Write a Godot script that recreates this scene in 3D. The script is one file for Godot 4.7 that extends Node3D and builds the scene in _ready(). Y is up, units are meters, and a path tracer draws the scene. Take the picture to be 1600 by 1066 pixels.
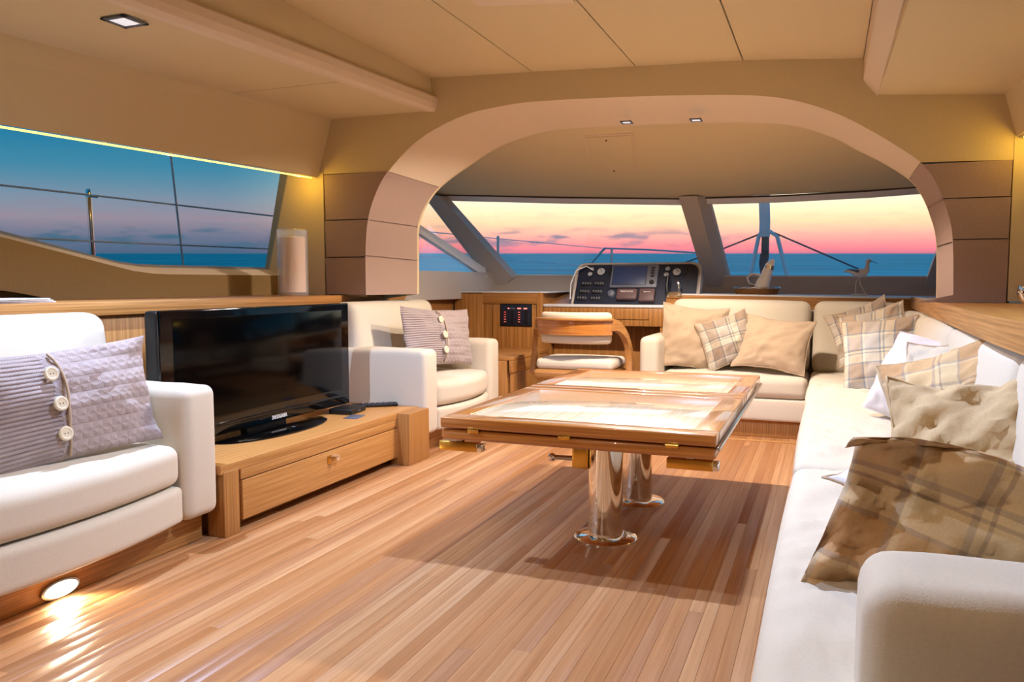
extends Node3D
# Saloon of a sailing catamaran at dusk. x to starboard, y up, -z towards the bow, metres; the saloon floor is y = 0.

var rng := RandomNumberGenerator.new()
var M := {}
var used := {}

# ------------------------------------------------------------------ nodes
func numbered(called: String) -> String:
	var n: int = used.get(called, 0)
	used[called] = n + 1
	return called if n == 0 else "%s_%03d" % [called, n]

func thing(called: String, label: String, category: String, at := Vector3.ZERO, turn := 0.0, group := "") -> Node3D:
	var o := Node3D.new()
	o.name = numbered(called)
	add_child(o)
	o.position = at
	o.rotation.y = turn
	o.set_meta("label", label)
	o.set_meta("category", category)
	if group:
		o.set_meta("group", group)
	return o

func setting(called: String, label := "") -> Node3D:
	var o := Node3D.new()
	o.name = called
	add_child(o)
	o.set_meta("kind", "structure")
	if label:
		o.set_meta("label", label)
	return o

func part(called: String, mesh: Mesh, m: Material, parent: Node3D, at := Vector3.ZERO, turn := Vector3.ZERO) -> MeshInstance3D:
	var o := MeshInstance3D.new()
	o.name = called
	o.mesh = mesh
	o.material_override = m
	parent.add_child(o, true)
	o.position = at
	o.rotation = turn
	return o

# ------------------------------------------------------------------ meshes
func quad(st: SurfaceTool, a: Vector3, b: Vector3, c: Vector3, d: Vector3) -> void:
	for p in [a, c, b, a, d, c]:
		st.add_vertex(p)

func begin(smooth := true) -> SurfaceTool:
	var st := SurfaceTool.new()
	st.begin(Mesh.PRIMITIVE_TRIANGLES)
	st.set_smooth_group(0 if smooth else -1)
	return st

func finish(st: SurfaceTool) -> ArrayMesh:
	st.generate_normals()
	st.index()
	return st.commit()

func steps(h: float, r: float, n: int, k: int) -> PackedFloat32Array:
	var a := PackedFloat32Array()
	for i in k:
		a.append(-h + r * (1.0 - cos(PI / 2 * i / k)) if k > 1 else -h)
	for i in n + 1:
		a.append(lerpf(-h + r, h - r, float(i) / n))
	for i in k:
		a.append(h - r * (1.0 - cos(PI / 2 * (k - 1 - i) / k)) if k > 1 else h)
	return a

# a box with rounded edges, centred, optionally bent by a function of the point
func rbox(s: Vector3, r: float, n := 1, k := 2, bend = null) -> ArrayMesh:
	var h := s / 2.0
	r = minf(r, minf(h.x, minf(h.y, h.z)) * 0.98)
	var st := begin()
	for axis in 3:
		var ua := (axis + 1) % 3
		var va := (axis + 2) % 3
		var us := steps(h[ua], r, n, k)
		var vs := steps(h[va], r, n, k)
		for side in [-1.0, 1.0]:
			var g := []
			for u in us:
				var row := PackedVector3Array()
				for v in vs:
					var p := Vector3.ZERO
					p[axis] = side * h[axis]
					p[ua] = u
					p[va] = v
					var inner := p.clamp(-(h - Vector3.ONE * r), h - Vector3.ONE * r)
					var d := p - inner
					p = inner + d.normalized() * r
					if bend != null:
						p = bend.call(p)
					row.append(p)
				g.append(row)
			for i in us.size() - 1:
				for j in vs.size() - 1:
					if side > 0:
						quad(st, g[i][j], g[i + 1][j], g[i + 1][j + 1], g[i][j + 1])
					else:
						quad(st, g[i][j], g[i][j + 1], g[i + 1][j + 1], g[i + 1][j])
	return finish(st)

# a cushion: a rounded box whose faces swell
func cushion(s: Vector3, r: float, puff: Vector3, n := 10, wob := 0.0, sd := 1) -> ArrayMesh:
	var h := s / 2.0
	var nz := FastNoiseLite.new()
	nz.seed = sd
	nz.frequency = 2.2
	return rbox(s, r, n, 4, func(p: Vector3) -> Vector3:
		var q := p / h
		var f := Vector3((1 - q.y * q.y) * (1 - q.z * q.z), (1 - q.x * q.x) * (1 - q.z * q.z), (1 - q.x * q.x) * (1 - q.y * q.y)).clamp(Vector3.ZERO, Vector3.ONE)
		var o := p + Vector3(puff.x * f.x * q.x, puff.y * f.y * q.y, puff.z * f.z * q.z)
		if wob > 0.0:
			o.y += wob * nz.get_noise_3d(p.x * 2.0, p.y, p.z * 2.0) * 2.0 * clampf(f.y * 3.0, 0, 1)
		if wob > 0.01:
			var edge := smoothstep(0.75, 0.2, absf(q.x + 0.75)) * clampf(q.y, 0, 1)
			o.y += 0.0045 * edge * sin(p.z * 48.0 + p.x * 9.0 + 6.0 * nz.get_noise_2d(p.x * 1.5, p.z)) * clampf(0.5 + 2.0 * nz.get_noise_2d(p.z * 0.7 + 30.0, p.x), 0, 1)
		return o)

# prism of a flat outline; to3 maps (u, v, depth) to space
func prism(poly: PackedVector2Array, d0: float, d1: float, to3: Callable) -> ArrayMesh:
	var st := begin(false)
	var t := Geometry2D.triangulate_polygon(poly)
	for i in range(0, t.size(), 3):
		for k in [0, 1, 2]:
			st.add_vertex(to3.call(poly[t[i + k]].x, poly[t[i + k]].y, d1))
		for k in [0, 2, 1]:
			st.add_vertex(to3.call(poly[t[i + k]].x, poly[t[i + k]].y, d0))
	for i in poly.size():
		var a := poly[i]
		var b := poly[(i + 1) % poly.size()]
		quad(st, to3.call(a.x, a.y, d0), to3.call(b.x, b.y, d0), to3.call(b.x, b.y, d1), to3.call(a.x, a.y, d1))
	return finish(st)

func zprism(poly: PackedVector2Array, z0: float, z1: float) -> ArrayMesh:
	return prism(poly, z0, z1, func(u, v, d): return Vector3(u, v, d))

# outline given as (z, y), thickness along x
func xprism(poly: PackedVector2Array, x0: float, x1: float) -> ArrayMesh:
	return prism(poly, x0, x1, func(u, v, d): return Vector3(d, v, u))

# a slab over four corners (given in order), thickened along off
func slab(a: Vector3, b: Vector3, c: Vector3, d: Vector3, off: Vector3) -> ArrayMesh:
	var st := begin(false)
	quad(st, a, b, c, d)
	quad(st, d + off, c + off, b + off, a + off)
	quad(st, a, a + off, b + off, b)
	quad(st, b, b + off, c + off, c)
	quad(st, c, c + off, d + off, d)
	quad(st, d, d + off, a + off, a)
	return finish(st)

func tube(pts: PackedVector3Array, r: float, seg := 8, r2 := -1.0) -> ArrayMesh:
	var st := begin()
	var rings := []
	var up := Vector3.UP
	for i in pts.size():
		var d := (pts[mini(i + 1, pts.size() - 1)] - pts[maxi(i - 1, 0)]).normalized()
		if absf(d.dot(up)) > 0.95:
			up = Vector3.RIGHT if absf(d.x) < 0.8 else Vector3.BACK
		var s := d.cross(up).normalized()
		up = s.cross(d).normalized()
		var rr := r if r2 < 0 else lerpf(r, r2, float(i) / (pts.size() - 1))
		var ring := PackedVector3Array()
		for k in seg:
			ring.append(pts[i] + (s * cos(TAU * k / seg) + up * sin(TAU * k / seg)) * rr)
		rings.append(ring)
	for i in pts.size() - 1:
		for k in seg:
			quad(st, rings[i][k], rings[i][(k + 1) % seg], rings[i + 1][(k + 1) % seg], rings[i + 1][k])
	st.set_smooth_group(-1)
	for e in [0, pts.size() - 1]:
		for k in seg - 2:
			var q := [rings[e][0], rings[e][k + 1], rings[e][k + 2]]
			if e == 0:
				q.reverse()
			for p in [q[0], q[2], q[1]]:
				st.add_vertex(p)
	return finish(st)

func lathe(prof: Array, seg := 32, squash := 1.0) -> ArrayMesh:
	var st := begin()
	for i in prof.size() - 1:
		var a: Vector2 = prof[i]
		var b: Vector2 = prof[i + 1]
		st.set_smooth_group(i if absf(a.y - b.y) < 0.0005 or absf(a.x - b.x) < 0.0005 else 100)
		for k in seg:
			var t := TAU * k / seg
			var u := TAU * (k + 1) / seg
			quad(st, Vector3(a.x * cos(t), a.y, a.x * sin(t) * squash), Vector3(b.x * cos(t), b.y, b.x * sin(t) * squash), Vector3(b.x * cos(u), b.y, b.x * sin(u) * squash), Vector3(a.x * cos(u), a.y, a.x * sin(u) * squash))
	return finish(st)

# surface through rows of points, with thickness along off
func loft(rows: Array, off := Vector3.ZERO) -> ArrayMesh:
	var st := begin()
	for i in rows.size() - 1:
		for j in rows[i].size() - 1:
			quad(st, rows[i][j], rows[i][j + 1], rows[i + 1][j + 1], rows[i + 1][j])
			if off != Vector3.ZERO:
				quad(st, rows[i][j] + off, rows[i + 1][j] + off, rows[i + 1][j + 1] + off, rows[i][j + 1] + off)
	return finish(st)

# a scatter cushion: w by h, t thick, corners drawn out, its two faces meeting in a seam; stands in the xy plane
func pillow_mesh(w: float, h: float, t: float, sd: int, pinch := 0.10, crease := 0.012, flop := 0.0, fold := 0.0) -> ArrayMesh:
	var n := 30
	var nz := FastNoiseLite.new()
	nz.seed = sd
	nz.frequency = 1.0
	var st := begin()
	for side in [1.0, -1.0]:
		var g := []
		for i in n + 1:
			var row := []
			for j in n + 1:
				var u := sin(PI / 2 * (2.0 * i / n - 1.0))
				var v := sin(PI / 2 * (2.0 * j / n - 1.0))
				var x := w / 2 * u * (1 - pinch * (1 - v * v))
				var y := h / 2 * v * (1 - pinch * (1 - u * u))
				var f := pow(maxf(0, 1 - u * u), 0.62) * pow(maxf(0, 1 - v * v), 0.62)
				var rim := pow(maxf(0, (1 - u * u) * (1 - v * v)), 0.3)
				var ang := atan2(v, u)
				var far := Vector2(u, v).length()
				var c: float = crease * rim * (nz.get_noise_3d(ang * 3.5, far * 1.2, side * 3.0) * 1.4 * clampf(far, 0, 1) + nz.get_noise_3d(u * 2.2, v * 2.2, side * 7.0 + 20.0))
				var z: float = side * t / 2 * f + side * c * 1.3
				z += flop * (u * u * v) + crease * 1.5 * nz.get_noise_2d(u * 1.3 + 5, v * 1.3)
				if fold > 0.0:
					var o := maxf(0.0, v - 0.1 + 0.25 * u * u)
					y -= fold * h * 0.55 * o * o
					z += fold * 0.22 * o * (1.0 - 0.3 * u)
					z += side * fold * 0.075 * rim * sin(5.0 * u + 3.5 * v + 3.0 * nz.get_noise_2d(u * 1.1, v * 1.1)) * (0.4 + 0.6 * absf(v))
					z += fold * 0.05 * rim * sin(11.0 * u - 4.0 * v + 4.0 * nz.get_noise_2d(u * 1.7 + 9.0, v)) * smoothstep(-0.2, 1.0, far)
				row.append([Vector3(x, y, z), Vector2((u + 1) / 2, (1 - v) / 2)])
			g.append(row)
		for i in n:
			for j in n:
				var q := [g[i][j], g[i + 1][j], g[i + 1][j + 1], g[i][j + 1]]
				if side < 0:
					q = [g[i][j], g[i][j + 1], g[i + 1][j + 1], g[i + 1][j]]
				for k in [0, 2, 1, 0, 3, 2]:
					st.set_uv(q[k][1])
					st.add_vertex(q[k][0])
	return finish(st)

func pillow_edge(w: float, h: float, sd: int, pinch: float, crease: float, flop: float, r := 0.006) -> ArrayMesh:
	var nz := FastNoiseLite.new()
	nz.seed = sd
	nz.frequency = 1.0
	var pts := PackedVector3Array()
	for k in 81:
		var t := 8.0 * k / 80.0
		var u := 0.0
		var v := 0.0
		if t < 2: u = t - 1; v = -1
		elif t < 4: u = 1; v = t - 3
		elif t < 6: u = 5 - t; v = 1
		else: u = -1; v = 7 - t
		pts.append(Vector3(w / 2 * u * (1 - pinch * (1 - v * v)), h / 2 * v * (1 - pinch * (1 - u * u)), flop * (u * u * v) + crease * 1.5 * nz.get_noise_2d(u * 1.3 + 5, v * 1.3)))
	return tube(pts, r, 6)

# ------------------------------------------------------------------ materials
func plain(c: Color, rough := 0.6, metal := 0.0) -> StandardMaterial3D:
	var m := StandardMaterial3D.new()
	m.albedo_color = c
	m.roughness = rough
	m.metallic = metal
	return m

func noise_tex(sd: int, freq: float, octaves: int, ramp: Array, size := 512) -> NoiseTexture2D:
	var nz := FastNoiseLite.new()
	nz.seed = sd
	nz.noise_type = FastNoiseLite.TYPE_SIMPLEX_SMOOTH
	nz.frequency = freq
	nz.fractal_octaves = octaves
	var t := NoiseTexture2D.new()
	t.width = size
	t.height = size
	t.seamless = true
	t.noise = nz
	var g := Gradient.new()
	var offs := PackedFloat32Array()
	var cols := PackedColorArray()
	for i in ramp.size():
		offs.append(float(i) / (ramp.size() - 1))
		cols.append(ramp[i])
	g.offsets = offs
	g.colors = cols
	t.color_ramp = g
	return t

var grain_tex := {}
# wood with its grain along the given axis ("x", "y" or "z")
func wood(dark: Color, light: Color, axis: String, rough := 0.45, fine := 7.0, shift := 0.0, coat := 0.0) -> StandardMaterial3D:
	var key := [dark, light]
	if not grain_tex.has(key):
		grain_tex[key] = noise_tex(11 + grain_tex.size(), 0.012, 5, [dark.darkened(0.04), dark, dark.lerp(light, 0.5), light, light.lightened(0.03)])
	var m := plain(Color.WHITE, rough)
	m.albedo_texture = grain_tex[key]
	m.uv1_triplanar = true
	m.uv1_world_triplanar = true
	var along := 0.16
	m.uv1_scale = Vector3(along if axis == "x" else fine, along if axis == "y" else fine, along if axis == "z" else fine)
	m.uv1_offset = Vector3(shift, shift * 0.7, shift * 1.3)
	if coat > 0:
		m.clearcoat_enabled = true
		m.clearcoat = coat
		m.clearcoat_roughness = 0.05
	return m

func cloth(c: Color, weave := 60.0, depth := 0.05, vary := 0.05) -> StandardMaterial3D:
	var m := plain(Color.WHITE, 0.95)
	m.albedo_texture = noise_tex(31, 0.06, 4, [c.darkened(vary), c, c.lightened(vary)], 256)
	m.uv1_triplanar = true
	m.uv1_scale = Vector3.ONE * weave / 10.0
	m.heightmap_enabled = true
	m.heightmap_scale = depth
	m.heightmap_texture = M.bump
	m.rim_enabled = true
	m.rim = 0.25
	m.metallic_specular = 0.2
	return m

func glow(c: Color, e: float) -> StandardMaterial3D:
	var m := plain(Color(0.9, 0.9, 0.9), 0.4)
	m.emission_enabled = true
	m.emission = c
	m.emission_energy_multiplier = e
	return m

func glass(c: Color, a: float) -> StandardMaterial3D:
	var m := plain(Color(c.r, c.g, c.b, a), 0.02)
	m.transparency = BaseMaterial3D.TRANSPARENCY_ALPHA
	return m

func plaid_tex(base: Color, tan: Color, cream: Color, line: Color, sd: int) -> ImageTexture:
	var n := 256
	var im := Image.create(n, n, false, Image.FORMAT_RGB8)
	var band := func(t: float) -> Color:
		var k := fposmod(t, 1.0)
		if k < 0.04 or (k > 0.09 and k < 0.115): return line
		if k < 0.30: return cream
		if k < 0.335: return line
		if k < 0.62: return tan
		if k < 0.66: return line
		if k < 0.70: return cream
		return base
	var r := RandomNumberGenerator.new()
	r.seed = sd
	for y in n:
		for x in n:
			var c: Color = band.call(x / float(n) * 1.55 + 0.1 * sd).lerp(band.call(y / float(n) * 1.55 + 0.33), 0.5)
			c = c.darkened(r.randf() * 0.06)
			im.set_pixel(x, y, c)
	return ImageTexture.create_from_image(im)

func plaid(base: Color, tan: Color, cream: Color, line: Color, sd: int) -> StandardMaterial3D:
	var m := plain(Color.WHITE, 0.95)
	m.albedo_texture = plaid_tex(base, tan, cream, line, sd)
	m.rim_enabled = true
	m.rim = 0.2
	m.metallic_specular = 0.2
	return m

func knit_mat(c: Color) -> StandardMaterial3D:
	var n := 512
	var im := Image.create(n, n, false, Image.FORMAT_RGB8)
	var hi := Image.create(n, n, false, Image.FORMAT_RGB8)
	var r := RandomNumberGenerator.new()
	r.seed = 5
	for y in n:
		for x in n:
			# ribs to one side of the buttons, cables to the other
			var v := y / float(n)
			var u := x / float(n)
			var hgt := 0.0
			if u < 0.42:
				hgt = absf(sin(v * PI * 26.0))
			else:
				var row := fposmod(v * 7.0, 1.0)
				var w := 0.5 + 0.22 * sin(u * TAU * 9.0 + floor(v * 7.0) * 1.7)
				hgt = 1.0 - minf(absf(row - w), absf(row - 1.0 + w)) * 2.4
				if row < 0.06 or row > 0.94:
					hgt = 0.0
			hgt = clampf(hgt, 0, 1) * 0.8 + 0.2 * absf(sin(u * PI * 90.0 + sin(v * 300.0)))
			hi.set_pixel(x, y, Color(hgt, hgt, hgt))
			im.set_pixel(x, y, c.darkened(0.10 * r.randf()))
	var m := plain(Color.WHITE, 0.97)
	m.albedo_texture = ImageTexture.create_from_image(im)
	m.heightmap_enabled = true
	m.heightmap_scale = 0.9
	m.heightmap_texture = ImageTexture.create_from_image(hi)
	m.rim_enabled = true
	m.rim = 0.4
	m.metallic_specular = 0.1
	return m

func make_materials() -> void:
	M.bump = noise_tex(77, 0.22, 3, [Color.BLACK, Color.WHITE], 256)
	var teak_d := Color(0.57, 0.38, 0.18)
	var teak_l := Color(0.71, 0.50, 0.27)
	for a in ["x", "y", "z"]:
		M["teak_" + a] = wood(teak_d, teak_l, a, 0.42, 12.0)
		M["varnish_" + a] = wood(Color(0.64, 0.38, 0.14), Color(0.78, 0.51, 0.23), a, 0.28, 9.0, 0.3, 0.9)
	M.oak_z = wood(Color(0.68, 0.47, 0.24), Color(0.79, 0.58, 0.34), "z", 0.40, 12.0)
	M.bamboo = wood(Color(0.88, 0.75, 0.58), Color(0.94, 0.84, 0.69), "z", 0.25, 14.0, 0.1, 1.0)
	M.planks = []
	var tones := [[Color(0.67, 0.46, 0.29), Color(0.73, 0.53, 0.35)], [Color(0.70, 0.50, 0.33), Color(0.77, 0.58, 0.40)], [Color(0.65, 0.44, 0.27), Color(0.70, 0.49, 0.31)], [Color(0.73, 0.54, 0.37), Color(0.80, 0.62, 0.45)], [Color(0.65, 0.45, 0.30), Color(0.70, 0.51, 0.36)]]
	for i in tones.size():
		M.planks.append(wood(tones[i][0], tones[i][1], "z", 0.36, 8.0, i * 0.37))
	M.cream = cloth(Color(0.82, 0.77, 0.69), 60, 0.06, 0.03)
	M.sofa = cloth(Color(0.80, 0.75, 0.67), 60, 0.05, 0.03)
	M.linen = cloth(Color(0.70, 0.61, 0.51), 90, 0.05, 0.05)
	M.white_cloth = cloth(Color(0.83, 0.80, 0.79), 60, 0.05, 0.03)
	M.khaki = cloth(Color(0.75, 0.64, 0.48), 80, 0.05, 0.06)
	M.vinyl = cloth(Color(0.82, 0.74, 0.58), 40, 0.02, 0.02)
	M.vinyl_pale = cloth(Color(0.85, 0.77, 0.67), 40, 0.02, 0.02)
	M.suede = cloth(Color(0.64, 0.54, 0.49), 50, 0.03, 0.05)
	M.shaded_cream = cloth(Color(0.55, 0.45, 0.30), 40, 0.02, 0.03)  # cream lining with shade and yellow strip light put into the colour
	M.taupe = plain(Color(0.70, 0.66, 0.63), 0.5)
	M.trim_white = plain(Color(0.82, 0.82, 0.84), 0.4)
	M.groove = plain(Color(0.25, 0.17, 0.10), 0.8)
	M.white = plain(Color(0.9, 0.9, 0.9), 0.4)
	M.chrome = plain(Color(0.93, 0.92, 0.90), 0.05, 1.0)
	M.steel = plain(Color(0.75, 0.74, 0.73), 0.22, 1.0)
	M.brass = plain(Color(0.85, 0.65, 0.30), 0.25, 1.0)
	M.black_gloss = plain(Color(0.015, 0.015, 0.018), 0.08)
	M.screen = plain(Color(0.008, 0.008, 0.010), 0.12)
	M.screen.metallic_specular = 0.25
	M.black = plain(Color(0.03, 0.03, 0.035), 0.45)
	M.navy = plain(Color(0.07, 0.11, 0.20), 0.4)
	M.slate = plain(Color(0.36, 0.38, 0.44), 0.4)
	M.mauve = plain(Color(0.34, 0.25, 0.26), 0.5)
	M.dial = plain(Color(0.62, 0.64, 0.68), 0.35)
	M.button = plain(Color(0.86, 0.80, 0.68), 0.35)
	M.wax = plain(Color(0.90, 0.76, 0.62), 0.5)
	M.wax.subsurf_scatter_enabled = true
	M.wax.subsurf_scatter_strength = 0.3
	M.paper = plain(Color(0.85, 0.84, 0.86), 0.8)
	M.wicker = wood(Color(0.36, 0.20, 0.07), Color(0.66, 0.44, 0.18), "x", 0.6, 40.0)
	M.clear = glass(Color(0.95, 0.97, 1.0), 0.06)
	M.tinted = glass(Color(0.02, 0.10, 0.16), 0.22)
	M.tinted.metallic_specular = 0.1
	M.candle_glass = glass(Color(0.95, 0.97, 1.0), 0.14)
	M.vase = plain(Color(1, 1, 1), 0.02)
	M.vase.refraction_enabled = true
	M.vase.refraction_scale = 0.05
	M.lens_lit = glow(Color(0.92, 0.95, 1.0), 0.55)
	M.led = glow(Color(1.0, 0.86, 0.35), 2.2)
	M.step_lit = glow(Color(1.0, 0.97, 0.88), 7.0)
	M.red_led = glow(Color(1.0, 0.12, 0.05), 1.6)
	M.chart = glow(Color(0.20, 0.32, 0.55), 0.12)
	M.chart.albedo_color = Color(0.12, 0.16, 0.26)
	var pale := Color(0.80, 0.76, 0.68)
	M.plaid_a = plaid(Color(0.70, 0.66, 0.62), Color(0.60, 0.52, 0.45), pale, Color(0.42, 0.43, 0.46), 1)
	M.plaid_b = plaid(Color(0.76, 0.75, 0.74), Color(0.68, 0.60, 0.52), Color(0.88, 0.84, 0.74), Color(0.48, 0.52, 0.58), 2)
	M.plaid_c = plaid(Color(0.82, 0.69, 0.51), Color(0.75, 0.58, 0.40), Color(0.88, 0.78, 0.61), Color(0.64, 0.56, 0.48), 3)
	M.knit = knit_mat(Color(0.70, 0.63, 0.61))
	M.sea = plain(Color.WHITE, 0.75)
	M.sea.metallic_specular = 0.15
	M.sea.albedo_texture = noise_tex(9, 0.02, 5, [Color(0.02, 0.55, 0.58), Color(0.05, 0.72, 0.72), Color(0.08, 0.80, 0.79), Color(0.45, 0.92, 0.90)])
	M.sea.uv1_triplanar = true
	M.sea.uv1_scale = Vector3(0.0012, 0.0012, 0.006)

# ------------------------------------------------------------------ light and sky
const SEA_TILT := 0.0365   # the boat lies a little bow down, so the horizon stands above eye level

func sky_image() -> Image:
	var w := 4096
	var h := 2048
	var im := Image.create(w, h, false, Image.FORMAT_RGBF)
	var nz := FastNoiseLite.new()
	nz.seed = 21
	nz.frequency = 1.0
	nz.fractal_octaves = 4
	var warm := [[0.0, Color(0.78, 0.42, 0.50)], [0.5, Color(0.93, 0.50, 0.52)], [1.3, Color(0.97, 0.66, 0.58)], [2.1, Color(0.99, 0.80, 0.62)], [3.1, Color(0.99, 0.90, 0.72)], [4.5, Color(0.96, 0.95, 0.84)], [9.0, Color(0.72, 0.84, 0.88)], [25.0, Color(0.36, 0.60, 0.78)], [90.0, Color(0.16, 0.38, 0.60)]]
	var cool := [[0.0, Color(0.30, 0.40, 0.52)], [1.0, Color(0.42, 0.46, 0.56)], [2.2, Color(0.60, 0.56, 0.62)], [3.5, Color(0.50, 0.58, 0.66)], [5.5, Color(0.26, 0.54, 0.66)], [9.0, Color(0.06, 0.46, 0.64)], [25.0, Color(0.10, 0.48, 0.68)], [90.0, Color(0.14, 0.40, 0.62)]]
	var pick := func(a: Array, e: float) -> Color:
		for i in a.size() - 1:
			if e < a[i + 1][0]:
				return a[i][1].lerp(a[i + 1][1], clampf((e - a[i][0]) / (a[i + 1][0] - a[i][0]), 0, 1))
		return a[-1][1]
	var coarse := 1
	for y in h:
		var e := 90.0 - (y + 0.5) * 180.0 / h
		coarse = 1 if e < 14.0 and e > -0.3 else 16
		if e < -0.3:
			im.fill_rect(Rect2i(0, y, w, h - y), Color(0.05, 0.2, 0.3))
			break
		var cw: Color = pick.call(warm, e)
		var cc: Color = pick.call(cool, e)
		for x in range(0, w, coarse):
			var az := fposmod((x + 0.5) * 360.0 / w + 180.0, 360.0) - 180.0   # 0 at the bow
			var k := smoothstep(38.0, 22.0, absf(az + 4.0))
			var c := cc.lerp(cw, k).srgb_to_linear() * 1.45
			if coarse == 1:
				var n1 := nz.get_noise_2d(az * 0.22, e * 1.3)
				var band := exp(-pow((e - 1.15) / 0.55, 2.0)) + 0.45 * exp(-pow((e - 0.4) / 0.3, 2.0))
				var cl := clampf((n1 - 0.06) * 3.0, 0, 1) * band * smoothstep(12.0, -26.0, az)
				c = c.lerp(Color(0.30, 0.50, 0.62).srgb_to_linear(), clampf(cl, 0, 0.9))
				var wisp := clampf(nz.get_noise_2d(az * 0.3 + 60.0, e * 2.2) * 1.6, 0, 1) * exp(-pow((e - 2.4) / 1.2, 2.0))
				c = c.lerp(Color(0.80, 0.55, 0.60).srgb_to_linear(), wisp * 0.18)
			if coarse == 1:
				im.set_pixel(x, y, c)
			else:
				im.fill_rect(Rect2i(x, y, coarse, 1), c)
	return im

func downlight(at: Vector3, aim: Vector3, energy: float, angle: float, tint: Color, label: String, size := 0.10, lean := Vector3.ZERO) -> void:
	var t := thing("downlight", label, "ceiling light", at, 0.0, "square recessed downlights")
	t.rotation = lean
	for s in [[Vector3(0, 0, size * 0.42), Vector3(size, 0.008, size * 0.16)], [Vector3(0, 0, -size * 0.42), Vector3(size, 0.008, size * 0.16)], [Vector3(size * 0.42, 0, 0), Vector3(size * 0.16, 0.008, size)], [Vector3(-size * 0.42, 0, 0), Vector3(size * 0.16, 0.008, size)]]:
		part("bezel", rbox(s[1], 0.002, 1, 1), M.slate, t, s[0])
	part("lamp_lens", rbox(Vector3(size * 0.7, 0.006, size * 0.7), 0.002, 1, 1), M.lens_lit, t, Vector3(0, 0.002, 0))
	var l := SpotLight3D.new()
	l.name = "spot"
	l.light_color = tint
	l.light_energy = energy
	l.light_size = 0.02
	l.spot_range = 14.0
	l.spot_angle = angle
	l.spot_angle_attenuation = 0.25
	l.spot_attenuation = 2.0
	l.shadow_enabled = true
	t.add_child(l)
	l.position = Vector3(0, -0.012, 0)
	l.look_at_from_position(l.global_position, l.global_position + aim, Vector3.BACK)

func light_and_camera() -> void:
	var cam := Camera3D.new()
	cam.name = "camera"
	add_child(cam)
	cam.position = Vector3(0, 1.15, 0)
	cam.rotation = Vector3(-atan(91.0 / 1250.0), atan(493.0 / sqrt(1250.0 * 1250.0 + 91.0 * 91.0)), 0)
	cam.fov = rad_to_deg(2.0 * atan(533.0 / 1250.0))
	cam.near = 0.05
	cam.far = 9000.0
	cam.current = true
	var e := Environment.new()
	e.background_mode = Environment.BG_SKY
	var sk := Sky.new()
	var pm := PanoramaSkyMaterial.new()
	pm.panorama = ImageTexture.create_from_image(sky_image())
	sk.sky_material = pm
	e.sky = sk
	# turn the sky with the sea: the boat is bow down about an axis square to the view
	var axis := Vector3(cos(cam.rotation.y), 0, -sin(cam.rotation.y))
	e.sky_rotation = Basis(axis, SEA_TILT).get_euler()
	e.tonemap_mode = Environment.TONE_MAPPER_LINEAR
	e.tonemap_exposure = 1.12
	e.sdfgi_enabled = true
	e.ssao_enabled = true
	e.ssil_enabled = true
	var we := WorldEnvironment.new()
	we.name = "world"
	we.environment = e
	add_child(we)
	# ceiling lights
	var cold := Color(0.75, 0.84, 1.0)
	var soft := Color(1.0, 0.93, 0.86)
	downlight(Vector3(-0.60, 2.452, -2.90), Vector3(-0.15, -1, 0.0), 6.2, 64, cold, "recessed square downlight in the main ceiling panel above the table")
	downlight(Vector3(-2.73, 2.226, -2.57), Vector3(0.35, -1, -0.05), 5.2, 62, cold, "grey square downlight in the low side ceiling above the near armchair", 0.13)
	downlight(Vector3(-1.261, 2.205, -5.27), Vector3(-0.30, -1, 0.05), 3.8, 70, soft, "left one of the two small square downlights under the arch", 0.075, Vector3(-0.05, 0, -0.03))
	downlight(Vector3(-0.809, 2.187, -5.27), Vector3(-0.05, -1, 0.10), 3.6, 70, soft, "right one of the two small square downlights under the arch", 0.075, Vector3(-0.05, 0, -0.03))
	downlight(Vector3(0.52, 2.145, -3.7), Vector3(-0.30, -1, 0.0), 3.2, 60, cold, "square downlight in the low side ceiling above the long sofa")
	downlight(Vector3(-1.30, 2.485, -0.40), Vector3(0, -1, -0.10), 1.6, 66, soft, "added warm square downlight for fill light over the aft end of the floor")  # added lamp out of view, gives a warm fill

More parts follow.
